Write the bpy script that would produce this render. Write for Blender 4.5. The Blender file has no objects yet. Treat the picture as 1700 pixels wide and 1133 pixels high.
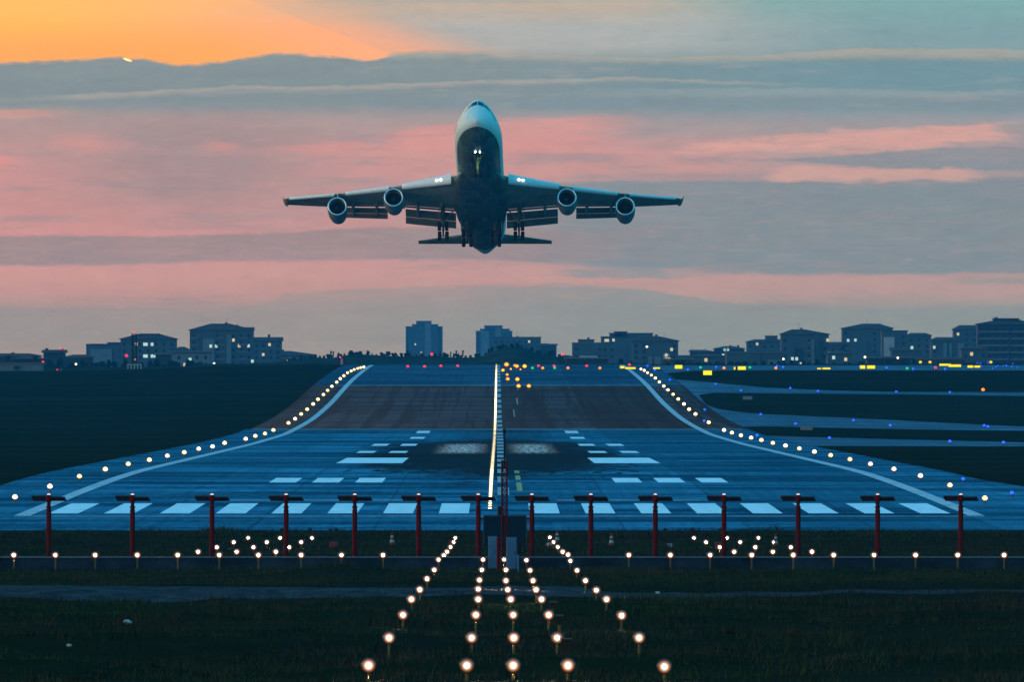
import bpy, bmesh, math, random
import numpy as np
from mathutils import Vector, Matrix

C = bpy.context.scene
COL = C.collection
R = math.radians
random.seed(7)
F = 14000.0                      # focal length in photo pixels (1700 wide)
HY = 600.0                       # photo row of the eye level


def srgb(r, g, b):
    f = lambda c: c / 12.92 if c <= 0.04045 else ((c + 0.055) / 1.055) ** 2.4
    return tuple(f(c / 255.0) for c in (r, g, b))


# ------------------------------------------------------------------ camera
cam_d = bpy.data.cameras.new('camera')
cam = bpy.data.objects.new('camera', cam_d)
COL.objects.link(cam)
cam_d.sensor_width = 36.0
cam_d.lens = F / 1700.0 * 36.0
cam_d.shift_y = (HY - 566.5) / 1700.0
cam_d.clip_start = 0.5
cam_d.clip_end = 30000.0
cam.rotation_euler = (R(90), 0, 0)
C.camera = cam
C.view_settings.view_transform = 'Standard'
C.view_settings.look = 'None'
C.view_settings.exposure = 0.0
C.view_settings.gamma = 1.0
C.cycles.use_denoising = True
C.cycles.max_bounces = 6
C.cycles.volume_bounces = 0
C.cycles.sample_clamp_indirect = 3.0

SUN_AZ, SUN_EL = -2.61, 2.05      # the sliver of sun over the cloud edge


# ------------------------------------------------------------------ node helper
class G:
    def __init__(s, tree):
        s.t = tree; s.n = tree.nodes; s.l = tree.links

    def put(s, sock, v):
        if isinstance(v, bpy.types.NodeSocket):
            s.l.new(v, sock)
        elif v is not None:
            if isinstance(v, (tuple, list)) and len(v) == 3 and sock.type == 'RGBA':
                v = tuple(v) + (1.0,)
            sock.default_value = v

    def m(s, op, a, b=None, c=None, clamp=False):
        n = s.n.new('ShaderNodeMath'); n.operation = op; n.use_clamp = clamp
        s.put(n.inputs[0], a); s.put(n.inputs[1], b); s.put(n.inputs[2], c)
        return n.outputs[0]

    def add(s, a, b): return s.m('ADD', a, b)
    def sub(s, a, b): return s.m('SUBTRACT', a, b)
    def mul(s, a, b): return s.m('MULTIPLY', a, b)

    def ss(s, v, a, b, lo=0.0, hi=1.0):
        n = s.n.new('ShaderNodeMapRange'); n.interpolation_type = 'SMOOTHSTEP'
        for i, x in enumerate((v, a, b, lo, hi)):
            s.put(n.inputs[i], x)
        return n.outputs[0]

    def mix(s, f, a, b, mode='MIX'):
        n = s.n.new('ShaderNodeMix'); n.data_type = 'RGBA'; n.blend_type = mode
        s.put(n.inputs[0], f); s.put(n.inputs[6], a); s.put(n.inputs[7], b)
        return n.outputs[2]

    def xyz(s, x, y, z=0.0):
        n = s.n.new('ShaderNodeCombineXYZ')
        s.put(n.inputs[0], x); s.put(n.inputs[1], y); s.put(n.inputs[2], z)
        return n.outputs[0]

    def sep(s, v):
        n = s.n.new('ShaderNodeSeparateXYZ'); s.l.new(v, n.inputs[0])
        return n.outputs[0], n.outputs[1], n.outputs[2]

    def noise(s, vec, scale=1.0, detail=4.0, rough=0.55, dist=0.0):
        n = s.n.new('ShaderNodeTexNoise')
        s.put(n.inputs['Vector'], vec); n.inputs['Scale'].default_value = scale
        n.inputs['Detail'].default_value = detail; n.inputs['Roughness'].default_value = rough
        n.inputs['Distortion'].default_value = dist
        return n.outputs[0]

    def ramp(s, f, stops):
        n = s.n.new('ShaderNodeValToRGB'); s.put(n.inputs[0], f)
        e = n.color_ramp.elements
        while len(e) > 1: e.remove(e[0])
        e[0].position = stops[0][0]; e[0].color = tuple(stops[0][1]) + (1,)
        for p, c in stops[1:]:
            x = e.new(p); x.color = tuple(c) + (1,)
        return n.outputs[0]

    def curve(s, f, pts):
        n = s.n.new('ShaderNodeFloatCurve'); s.put(n.inputs['Value'], f)
        cu = n.mapping.curves[0]
        while len(cu.points) > 2: cu.points.remove(cu.points[1])
        cu.points[0].location = pts[0]; cu.points[1].location = pts[-1]
        for p in pts[1:-1]: cu.points.new(*p)
        n.mapping.extend = 'HORIZONTAL'
        n.mapping.update()
        return n.outputs[0]


# ------------------------------------------------------------------ sky
W = bpy.data.worlds.new('World')
C.world = W
W.use_nodes = True
g = G(W.node_tree)
g.n.clear()
out = g.n.new('ShaderNodeOutputWorld')
bg = g.n.new('ShaderNodeBackground')
g.l.new(bg.outputs[0], out.inputs[0])
tc = g.n.new('ShaderNodeTexCoord')
dx, dy, dz = g.sep(tc.outputs['Generated'])
hyp = g.m('SQRT', g.add(g.mul(dx, dx), g.mul(dy, dy)))
az = g.m('ARCTAN2', dx, dy)
el = g.m('ARCTAN2', dz, hyp)
U = g.mul(az, 14.0)               # thousandths: -0.85..0.85 spans 7 degrees of azimuth
V = g.mul(el, 14.0)
Y = g.sub(600.0, g.mul(V, 1000.0))  # height above the horizon on a scale of 0 (2.45 deg) to 600 (horizon)
U01 = g.m('MULTIPLY_ADD', U, 0.5, 0.5)
lr = g.ss(U, -0.75, 0.8)
pA = g.xyz(g.mul(U, 3.2), g.mul(V, 16.0), 0.3)
nA = g.sub(g.noise(pA, 1.0, 5, 0.6, 0.4), 0.5)
pB = g.xyz(g.mul(U, 9.0), g.mul(V, 55.0), 5.1)
nB = g.sub(g.noise(pB, 1.0, 5, 0.6, 0.3), 0.5)
pC = g.xyz(g.mul(U, 34.0), g.mul(V, 90.0), 2.7)
nC = g.sub(g.noise(pC, 1.0, 4, 0.6), 0.5)


pD = g.xyz(g.mul(U, 15.0), g.mul(V, 48.0), 1.9)
nD = g.sub(g.noise(pD, 1.0, 8, 0.72, 0.7), 0.5)
pE = g.xyz(g.mul(U, 9.0), g.mul(V, 75.0), 6.6)
nE = g.ss(g.noise(pE, 1.0, 7, 0.70, 1.0), 0.34, 0.60)
Ye = g.add(Y, g.mul(nD, 15.0))


def edge(pts, soft, wa=0.0, wb=0.0, wc=0.0):
    """1 below a line across the sky given as (px, py) points, 0 above it, with a soft ragged edge"""
    f = g.curve(U01, [((px - 850) / 2000.0 + 0.5, py / 700.0) for px, py in pts])
    e = g.mul(f, 700.0)
    if wa: e = g.add(e, g.mul(nA, wa))
    if wb: e = g.add(e, g.mul(nB, wb))
    if wc: e = g.add(e, g.mul(nC, wc))
    d = g.sub(Ye, e)
    return g.ss(d, -soft, soft)


def band(top, bot, st, sb, wa=8, wb=8, wc=0, u=None, su=0.06, thin=0.28):
    m = edge(top, st, wa, wb, wc)
    m2 = g.sub(1.0, edge(bot, sb, wa, wb, wc))
    m = g.mul(m, m2)
    if thin: m = g.mul(m, g.m('MULTIPLY_ADD', nE, thin, 1.0 - thin))
    if u:
        uw = g.add(U, g.mul(nB, 0.10))
        if u[0] is not None:
            a = (u[0] - 850) / 1000.0
            m = g.mul(m, g.ss(uw, a - su, a + su))
        if u[1] is not None:
            a = (u[1] - 850) / 1000.0
            m = g.mul(m, g.ss(uw, a + su, a - su))
    return m


F_ = lambda y: [(-100, y), (1800, y)]
Yw = g.add(Y, g.add(g.mul(nA, 16.0), g.mul(nB, 7.0)))
Yn = g.mul(Yw, 1 / 620.0)


def vramp(rows):
    return g.ramp(Yn, [(max(0.0, min(1.0, y / 620.0)), srgb(*c)) for y, c in rows])


left = vramp([(0, (176, 168, 165)), (90, (176, 164, 160)), (150, (158, 154, 157)), (178, (164, 152, 153)), (215, (182, 151, 150)),
              (300, (201, 147, 146)), (385, (208, 147, 146)), (440, (204, 148, 147)), (490, (196, 148, 146)), (515, (168, 146, 147)),
              (560, (158, 146, 148)), (590, (172, 148, 142)), (612, (196, 158, 140))])
right = vramp([(0, (126, 170, 178)), (60, (128, 160, 172)), (92, (132, 160, 170)), (130, (118, 152, 168)), (180, (124, 150, 164)),
               (205, (158, 154, 160)), (260, (176, 154, 156)), (330, (150, 148, 155)), (445, (172, 150, 152)), (485, (184, 152, 153)),
               (512, (150, 148, 152)), (560, (142, 149, 155)), (590, (134, 148, 158)), (612, (128, 146, 158))])
sky = g.mix(lr, left, right)


def lay(c, m, op=1.0):
    global sky
    sky = g.mix(g.mul(m, op), sky, srgb(*c) if isinstance(c[0], int) else c)


# middle zone: pinks and mauves
lay((158, 140, 143), band(F_(195), F_(345), 22, 40, 50, 12, u=(150, 500), su=.14), .75)
lay((226, 152, 142), band(F_(224), F_(252), 8, 14, 26, 14, u=(95, 190), su=.05), .6)
lay((226, 150, 142), band(F_(235), F_(252), 6, 10, 20, 12, u=(330, 392), su=.03), .5)
lay((228, 146, 140), band(F_(258), F_(278), 5, 12, 20, 12, u=(None, 30), su=.03), .7)
lay((230, 150, 143), band([(-100, 225), (560, 236), (720, 208), (1800, 205)], F_(252), 7, 22, 14, 16, 4, u=(440, 1010), su=.10), .62)
lay((222, 150, 144), band(F_(232), F_(296), 20, 10, 30, 12, u=(560, 1250), su=.12), .45)
lay((127, 140, 151), band([(-100, 318), (600, 312), (900, 302), (1300, 300), (1800, 292)], [(-100, 380), (900, 438), (1150, 452), (1800, 456)], 5, 8, 10, 10, 3, u=(820, None), su=.2), .9)
lay((224, 166, 156), band([(-100, 262), (1150, 240), (1350, 222), (1660, 206), (1800, 204)], F_(250), 5, 9, 10, 26, 12, u=(1130, 1664), su=.03), .8)
lay((132, 142, 153), band([(-100, 262), (1280, 264), (1500, 250), (1800, 243)], [(-100, 268), (1280, 268), (1500, 279), (1800, 285)], 3, 3, 6, 8, 3, u=(1270, None), su=.05), .85)
lay((216, 166, 158), band(F_(279), F_(301), 5, 5, 10, 26, 12, u=(1280, 1622), su=.02), .75)
lay((134, 144, 155), band(F_(236), F_(248), 3, 4, 6, 14, 4, u=(1560, 1690), su=.03), .6)
for x0, x1, y0, y1, o in ((858, 1010, 254, 270, .5), (1110, 1220, 258, 272, .5), (1020, 1090, 274, 282, .45), (580, 655, 222, 238, .55),
                          (590, 632, 264, 274, .5), (530, 640, 296, 306, .4), (960, 1260, 288, 297, .45), (0, 70, 310, 318, .5), (20, 130, 356, 365, .4),
                          (330, 510, 356, 366, .4), (1040, 1110, 212, 222, .35), (0, 40, 273, 279, .4), (230, 480, 372, 380, .3)):
    lay((146, 142, 152), band(F_(y0), F_(y1), 5, 5, 8, 14, 6, u=(x0, x1), su=.03), o)
lay((157, 137, 138), band([(-100, 396), (0, 394), (420, 388), (640, 377), (1000, 384), (1800, 380)], [(-100, 442), (200, 440), (420, 432), (800, 432), (1800, 440)], 3, 4, 5, 7, 2, u=(None, 980), su=.2), .92)
lay((222, 160, 152), band([(-100, 444), (420, 436), (860, 434), (1100, 452), (1800, 450)], F_(470), 4, 18, 6, 8), .35)
lay((140, 146, 154), band(F_(446), F_(461), 4, 3, 6, 10, 4, u=(930, 1155), su=.05), .8)
lay((188, 155, 155), band(F_(443), F_(456), 3, 5, 4, 10, 4, u=(1110, 1180), su=.02), .6)
lay((150, 148, 154), band(F_(462), F_(473), 4, 4, 6, 8, 4, u=(1590, None), su=.04), .7)
lay((153, 146, 149), band([(-100, 512), (150, 510), (420, 506), (480, 490), (700, 477), (860, 475), (1010, 478), (1250, 506), (1500, 514), (1800, 508)], F_(640), 3, 10, 5, 7, 3, u=(None, 1250), su=.45), .55)
lay((138, 147, 154), band([(-100, 520), (860, 476), (1050, 480), (1200, 502), (1450, 512), (1800, 505)], F_(640), 4, 10, 5, 7, 3, u=(800, None), su=.3), .7)
# upper zone: blue grey deck with lit rims
deck = band([(-100, 108), (0, 107), (110, 101), (220, 97), (310, 108), (360, 103), (450, 92), (560, 93), (620, 101), (650, 90), (760, 88), (900, 92), (1100, 96), (1300, 88), (1420, 82), (1700, 86), (1800, 86)],
            F_(182), 4.5, 14, 3, 8, 8, thin=0)
lay((128, 144, 152), deck, .88)
lay((108, 148, 166), band(F_(99), F_(152), 8, 12, 8, 8, u=(1120, None), su=.4), .75)
lay((172, 170, 164), band([(-100, 92), (640, 88), (760, 87), (900, 91), (1100, 95), (1300, 88), (1420, 82), (1700, 84), (1800, 84)],
                          [(-100, 98), (640, 95), (900, 99), (1100, 104), (1300, 99), (1420, 96), (1700, 98), (1800, 98)], 2, 7, 3, 6, 6, u=(625, None), su=.02), .72)
lay((178, 170, 164), band([(-100, 158), (160, 156), (300, 148), (400, 143), (560, 143), (800, 134), (960, 130), (1060, 129), (1180, 133), (1300, 138), (1800, 141)],
                          [(-100, 168), (160, 164), (300, 156), (400, 149), (560, 150), (800, 140), (960, 136), (1060, 134), (1180, 137), (1300, 141), (1800, 143)], 2, 5, 2, 5, 3, u=(100, 1300), su=.08), .66)
lay((150, 165, 174), band([(-100, 150), (1050, 146), (1500, 150), (1800, 154)], F_(162), 2, 6, 3, 6, 2, u=(1000, None), su=.15), .55)
lay((126, 146, 160), band(F_(160), F_(180), 5, 2, 2, 5, u=(740, None), su=.25), .6)
lay((228, 158, 142), band(F_(182), F_(195), 3, 7, 6, 10, u=(None, 90), su=.05), .5)
lay((186, 186, 190), band(F_(22), F_(84), 16, 12, 14, 10, u=(640, 1240), su=.22), .6)
# orange gap, upper left
deckless = g.sub(1.0, deck)
veil = g.ss(g.sub(U, g.mul(g.add(Y, g.mul(nA, 24.0)), 0.0030)), -0.44, -0.22, 1.0, 0.0)
veil2 = g.ss(g.sub(U, g.mul(g.add(Y, g.mul(nB, 6.0)), 0.0026)), -0.445, -0.40, 1.0, 0.0)
ora = g.mul(g.mul(g.m('MAXIMUM', g.mul(veil, .75), veil2), deckless), g.ss(Y, 126, 112))
oc = g.mix(g.ss(U, -0.85, -0.32), srgb(255, 190, 84), srgb(255, 176, 132))
oc = g.mix(g.ss(Y, 60, 0, 0, .35), oc, srgb(255, 196, 120))
oc = g.mix(g.mul(g.ss(Y, 20, 90), g.ss(U, -0.2, -0.55)), oc, srgb(255, 172, 88))
sky = g.mix(ora, sky, oc)
lay((205, 178, 160), band(F_(-60), F_(28), 10, 26, 20, 10, u=(430, 1160), su=.14), .75)
# thin sun sliver behind the cloud rim
sd = g.m('SQRT', g.add(g.m('POWER', g.mul(g.sub(U, -0.638), 1 / 0.009), 2.0), g.m('POWER', g.mul(g.sub(g.add(Y, g.mul(g.sub(U, -0.638), -320.0)), 99.5), 1 / 2.6), 2.0)))
sky = g.mix(g.ss(sd, 1.0, 0.6), sky, (1.6, 1.05, 0.42))
w1 = g.noise(g.xyz(g.mul(U, 5.0), g.mul(V, 42.0), 9.3), 1.0, 7, 0.68, 0.8)
w2 = g.noise(g.xyz(g.mul(U, 14.0), g.mul(V, 70.0), 3.3), 1.0, 6, 0.7, 0.6)
mid = g.mul(g.ss(Y, 150, 215), g.ss(Y, 640, 560))
sky = g.mix(g.mul(g.mul(g.ss(w1, .50, .72), mid), .42), sky, srgb(146, 139, 149))
sky = g.mix(g.mul(g.mul(g.ss(w2, .54, .74), mid), .30), sky, srgb(216, 164, 156))
sky = g.mix(g.mul(g.mul(g.ss(w1, .48, .30), deck), .30), sky, srgb(170, 166, 165))
sky = g.mix(g.mul(g.mul(g.ss(w2, .52, .72), g.m('MAXIMUM', deck, lr)), .22), sky, srgb(104, 134, 150))
gain = g.n.new('ShaderNodeMix'); gain.data_type = 'RGBA'; gain.blend_type = 'MULTIPLY'; gain.inputs[0].default_value = 1.0
g.l.new(sky, gain.inputs[6]); gain.inputs[7].default_value = (1.15, 1.09, 0.97, 1); sky = gain.outputs[2]
mo = g.noise(g.xyz(g.mul(U, 24.0), g.mul(V, 62.0), 7.7), 1.0, 6, 0.66, 0.5)
mo2 = g.noise(g.xyz(g.mul(U, 7.0), g.mul(V, 22.0), 4.2), 1.0, 5, 0.6, 0.6)
mt = g.m('MULTIPLY_ADD', g.sub(g.add(g.mul(mo, .6), g.mul(mo2, .5)), .55), g.m('MULTIPLY_ADD', ora, -.26, .34), 1.0)
mm_ = g.n.new('ShaderNodeMix'); mm_.data_type = 'RGBA'; mm_.blend_type = 'MULTIPLY'; mm_.inputs[0].default_value = 1.0
g.l.new(sky, mm_.inputs[6]); g.l.new(g.xyz(mt, mt, mt), mm_.inputs[7]); sky = mm_.outputs[2]
gt = g.ss(Y, 190, 560)
gain2 = g.n.new('ShaderNodeMix'); gain2.data_type = 'RGBA'; gain2.blend_type = 'MULTIPLY'; gain2.inputs[0].default_value = 1.0
g.l.new(sky, gain2.inputs[6]); g.l.new(g.mix(gt, (1.0, 0.99, 0.96), (1.16, 1.09, 0.79)), gain2.inputs[7]); sky = gain2.outputs[2]
# dusk dome out of view, shaped for its light: cream left, blue above, dark behind
nish = g.n.new('ShaderNodeTexSky'); nish.sky_type = 'NISHITA'; nish.sun_disc = False
nish.sun_elevation = R(SUN_EL); nish.sun_rotation = R(SUN_AZ)
nish.air_density = 1.2; nish.ozone_density = 4.0
side = g.ss(g.m('SINE', az), -0.40, 0.12)
HIGH = (0.045, 0.52, 0.94)
low = g.mix(side, (2.4, 2.1, 1.45), (0.02, 0.70, 0.95))
low = g.mix(g.mul(g.ss(g.m('ABSOLUTE', az), R(145), R(172)), g.ss(el, R(16), R(6))), low, (0.015, 0.085, 0.14))
dome = g.mix(g.ss(el, R(9), R(33)), low, HIGH)
dome = g.mix(0.06, dome, g.mix(1.0, nish.outputs[0], (0.1, 0.1, 0.1), 'MULTIPLY'))
sky = g.mix(g.ss(el, R(2.9), R(9.0)), sky, dome)
behind = g.m('ABSOLUTE', az)
sky = g.mix(g.mul(g.ss(behind, R(25), R(80)), .85), sky, dome)
g.l.new(sky, bg.inputs[0])
bg.inputs[1].default_value = 1.0

# the veiled setting sun
sl = bpy.data.lights.new('sun', 'SUN')
sl.energy = 0.12; sl.angle = R(3.0); sl.color = (1.0, 0.62, 0.32)
so = bpy.data.objects.new('sun', sl)
COL.objects.link(so)
so.rotation_euler = (R(90 - SUN_EL) * -1, 0, R(-SUN_AZ))

# ------------------------------------------------------------------ materials
MATS = {}


def mat(name, col, rough=0.6, metal=0.0, spec=0.3, var=0.0, scale=3.0, emit=None, estr=0.0, samp=None):
    if name in MATS: return MATS[name]
    m = bpy.data.materials.new(name); m.use_nodes = True
    q = G(m.node_tree); b = m.node_tree.nodes['Principled BSDF']
    b.inputs['Roughness'].default_value = rough
    b.inputs['Metallic'].default_value = metal
    b.inputs['Specular IOR Level'].default_value = spec
    if var > 0:
        t = q.n.new('ShaderNodeTexCoord')
        nz = q.noise(t.outputs['Object'], scale, 4, 0.6)
        f = q.ss(nz, 0.25, 0.75)
        q.l.new(q.mix(f, tuple(c * (1 - var) for c in col), tuple(min(1, c * (1 + var)) for c in col)), b.inputs['Base Color'])
    else:
        b.inputs['Base Color'].default_value = tuple(col) + (1,)
    if emit:
        b.inputs['Emission Color'].default_value = tuple(emit) + (1,)
        b.inputs['Emission Strength'].default_value = estr
        if samp: m.cycles.emission_sampling = samp
    MATS[name] = m
    return m


def glow(name, col, strength, samp='NONE', aimed=None):
    m = mat(name, (0.02, 0.02, 0.02), 0.3, emit=col, estr=strength, samp=samp)
    if aimed:                                              # the lens throws its beam along the runway, dimmer to the sides
        q = G(m.node_tree); b = m.node_tree.nodes['Principled BSDF']
        ge = q.n.new('ShaderNodeNewGeometry'); nx, ny, nz = q.sep(ge.outputs['Normal'])
        f = q.ss(q.m('ABSOLUTE', ny), .12, 1.0)
        oi = q.n.new('ShaderNodeObjectInfo'); vary = q.m('MULTIPLY_ADD', oi.outputs['Random'], .7, .65)
        q.l.new(q.mix(f, aimed, col), b.inputs['Emission Color'])
        q.l.new(q.mul(vary, q.m('MULTIPLY_ADD', q.m('POWER', f, 2.2), strength * 1.6, .10)), b.inputs['Emission Strength'])
    return m


# ------------------------------------------------------------------ mesh builder
class MB:
    def __init__(s): s.v = []; s.f = []

    def quad(s, *p):
        i = len(s.v); s.v += [tuple(x) for x in p]; s.f.append(tuple(range(i, i + len(p))))
        return s

    def box(s, x0, x1, y0, y1, z0, z1):
        i = len(s.v)
        s.v += [(x, y, z) for z in (z0, z1) for x, y in ((x0, y0), (x1, y0), (x1, y1), (x0, y1))]
        s.f += [tuple(i + k for k in q) for q in ((3, 2, 1, 0), (4, 5, 6, 7), (0, 1, 5, 4), (1, 2, 6, 5), (2, 3, 7, 6), (3, 0, 4, 7))]
        return s

    def tube(s, a, b, r0, r1=None, n=10, cap=True):
        r1 = r0 if r1 is None else r1
        a, b = Vector(a), Vector(b); d = (b - a).normalized()
        u = d.orthogonal().normalized(); w = d.cross(u)
        i = len(s.v)
        for p, r in ((a, r0), (b, r1)):
            s.v += [tuple(p + u * r * math.cos(2 * math.pi * k / n) + w * r * math.sin(2 * math.pi * k / n)) for k in range(n)]
        s.f += [(i + k, i + (k + 1) % n, i + n + (k + 1) % n, i + n + k) for k in range(n)]
        if cap:
            s.f.append(tuple(i + n - 1 - k for k in range(n))); s.f.append(tuple(i + n + k for k in range(n)))
        return s

    def lathe(s, prof, org=(0, 0, 0), axis='z', n=16, cap0=False, cap1=False):
        """prof: (radius, distance along axis)"""
        i = len(s.v); ox, oy, oz = org
        for r, h in prof:
            for k in range(n):
                c, q = r * math.cos(2 * math.pi * k / n), r * math.sin(2 * math.pi * k / n)
                s.v.append((ox + c, oy + q, oz + h) if axis == 'z' else (ox + c, oy + h, oz + q) if axis == 'y' else (ox + h, oy + c, oz + q))
        for j in range(len(prof) - 1):
            for k in range(n):
                a, b = i + j * n + k, i + j * n + (k + 1) % n
                s.f.append((a, b, b + n, a + n))
        if cap0: s.f.append(tuple(i + k for k in range(n))[::-1])
        if cap1: s.f.append(tuple(i + (len(prof) - 1) * n + k for k in range(n)))
        return s

    def loft(s, rings, cap=True):
        i = len(s.v); n = len(rings[0])
        for r in rings: s.v += [tuple(p) for p in r]
        for j in range(len(rings) - 1):
            for k in range(n):
                a, b = i + j * n + k, i + j * n + (k + 1) % n
                s.f.append((a, b, b + n, a + n))
        if cap:
            s.f.append(tuple(i + k for k in range(n))[::-1]); s.f.append(tuple(i + (len(rings) - 1) * n + k for k in range(n)))
        return s

    def mesh(s, name, m, smooth=False):
        me = bpy.data.meshes.new(name); me.from_pydata(s.v, [], s.f)
        bm = bmesh.new(); bm.from_mesh(me)
        bmesh.ops.recalc_face_normals(bm, faces=bm.faces); bm.to_mesh(me); bm.free()
        me.materials.append(m)
        if smooth:
            me.polygons.foreach_set('use_smooth', [True] * len(me.polygons))
            try: me.set_sharp_from_angle(angle=R(smooth if smooth is not True else 40))
            except Exception: pass
        return me

    def build(s, name, m, parent=None, smooth=False):
        return obj(name, s.mesh(name, m, smooth), parent)


def obj(name, data, parent=None, loc=None):
    o = bpy.data.objects.new(name, data); COL.objects.link(o)
    if parent: o.parent = parent
    if loc: o.location = loc
    return o


def tag(o, label=None, cat=None, group=None, kind=None):
    if label: o['label'] = label
    if cat: o['category'] = cat
    if group: o['group'] = group
    if kind: o['kind'] = kind
    return o


def thing(name, loc, label, cat, group=None):
    return tag(obj(name, None, None, loc), label, cat, group)


def dup(root, loc, label=None, group=None):
    def cp(o, parent):
        c = o.copy(); COL.objects.link(c); c.parent = parent
        for k in KIDS.get(o.name, []): cp(k, c)
        return c
    r = cp(root, None); r.location = loc
    if label: r['label'] = label
    if group: r['group'] = group
    return r


KIDS = {}


def proto(root):
    """remember the parts of a prototype for dup()"""
    for o in [root] + list(root.children_recursive):
        KIDS[o.name] = list(o.children)
    return root


ONES = 'zeroth first second third fourth fifth sixth seventh eighth ninth tenth eleventh twelfth thirteenth fourteenth fifteenth sixteenth seventeenth eighteenth nineteenth twentieth'.split()
TENS = {2: 'twenty', 3: 'thirty', 4: 'forty', 5: 'fifty', 6: 'sixty', 7: 'seventy', 8: 'eighty', 9: 'ninety'}


def nth(k):
    if k <= 20: return ONES[k]
    if k % 10 == 0: return (TENS[k // 10][:-1] + 'ieth' if k < 100 else 'hundredth')
    return TENS[k // 10] + '-' + ONES[k % 10]


# ------------------------------------------------------------------ terrain profile
prof = [(-300, -0.5), (-40, -1.6), (0, -1.9), (50, -3.1), (100, -4.55), (135, -5.55), (153, -6.0), (181, -6.4), (207, -6.7), (231, -7.0), (256, -7.4),
        (285, -7.8), (316, -8.2), (343, -8.5), (365, -8.75), (391, -9.2), (421, -9.65), (452, -10.0), (478, -10.2), (500, -10.1), (544, -9.95), (588, -9.72),
        (647, -9.48), (705, -9.35), (812, -9.68), (955, -10.1), (1057, -10.4), (1219, -10.6), (1348, -10.0), (1421, -9.45),
        (1514, -8.3), (1573, -7.5), (1657, -6.0), (1721, -4.95), (1776, -4.1), (1953, -1.95), (2060, -1.0), (2150, -0.85), (2300, -1.2), (2600, -2.4),
        (3000, -3.0), (9000, -3.0)]
pd = np.array([p[0] for p in prof], float); pz = np.array([p[1] for p in prof], float)
_fine = np.arange(-300, 9001, 1.0)
_raw = np.interp(_fine, pd, pz)


def _smooth(a, s):
    k = np.exp(-0.5 * (np.arange(-3 * s, 3 * s + 1) / s) ** 2); k /= k.sum()
    return np.convolve(np.pad(a, 3 * s, mode='edge'), k, mode='valid')


_s1, _s2 = _smooth(_raw, 8), _smooth(_raw, 28)
_w = np.clip((_fine - 520) / 120.0, 0, 1)
_prof = _s1 * (1 - _w) + _s2 * _w
ROWS = np.concatenate([np.arange(-300, 130, 20), np.arange(130, 500, 1.5), [501.0], np.arange(505, 2205, 5), np.arange(2220, 3000, 40), np.arange(3000, 7301, 215)])
_rz = np.interp(ROWS, _fine, _prof)


def H(d):                                                  # linear between rows, like the ground mesh
    return np.interp(d, ROWS, _rz)


def _lat(ix, iy, seed):
    n = (ix.astype(np.int64) * 374761393 + iy.astype(np.int64) * 668265263 + seed * 1442695041) & 0x7fffffff
    n = ((n ^ (n >> 13)) * 1274126177) & 0x7fffffff
    return ((n ^ (n >> 16)) & 0xffff) / 65535.0


def vnoise(x, y, seed=0):
    x = np.asarray(x, float); y = np.asarray(y, float)
    ix, iy = np.floor(x), np.floor(y); fx, fy = x - ix, y - iy
    fx = fx * fx * (3 - 2 * fx); fy = fy * fy * (3 - 2 * fy)
    a = _lat(ix, iy, seed); b = _lat(ix + 1, iy, seed); c = _lat(ix, iy + 1, seed); d = _lat(ix + 1, iy + 1, seed)
    return (a * (1 - fx) + b * fx) * (1 - fy) + (c * (1 - fx) + d * fx) * fy


def sm(v, a, b):
    t = np.clip((np.asarray(v, float) - a) / (b - a), 0, 1)
    return t * t * (3 - 2 * t)


def HG(x, d):
    x = np.asarray(x, float); d = np.asarray(d, float)
    z = H(d)
    amp = sm(d, 60, 140) * (1 - sm(d, 460, 492))
    rel = 0.52 * (vnoise(x / 5.5, d / 7.0, 1) - .5) + 0.28 * (vnoise(x / 1.9, d / 2.6, 2) - .5) + 0.45 * (vnoise(x / 16.0, d / 11.0, 3) - .5)
    flat = 1 - sm(d, 326, 334) * (1 - sm(d, 356, 366))       # levelled round the low wall
    rel = np.minimum(rel, .16) * (1 - .65 * sm(d, 290, 318))
    z = z + amp * rel * flat
    z = z + 0.42 * np.exp(-((d - 326) / 8.0) ** 2) * np.exp(-((x + 6.6) / 2.0) ** 2)   # grassy hump before the wall
    z = z - 1.7 * sm(-x, 50, 125) * sm(d, 1400, 2000) * (1 - sm(d, 2700, 3100))
    return z


_yy = HY - H(_fine[400:2450]) * F / _fine[400:2450]
_dd = _fine[400:2450]
_ymono = np.minimum.accumulate(_yy)


def d_of(y):
    """distance of the pavement seen at photo row y"""
    return float(np.interp(-y, -_ymono, _dd))


def at(px, py, d):
    return ((px - 850) * d / F, d, (HY - py) * d / F)


def gnd(px, py):
    d = d_of(py)
    return (px - 850) * d / F, d, float(H(d))


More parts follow.
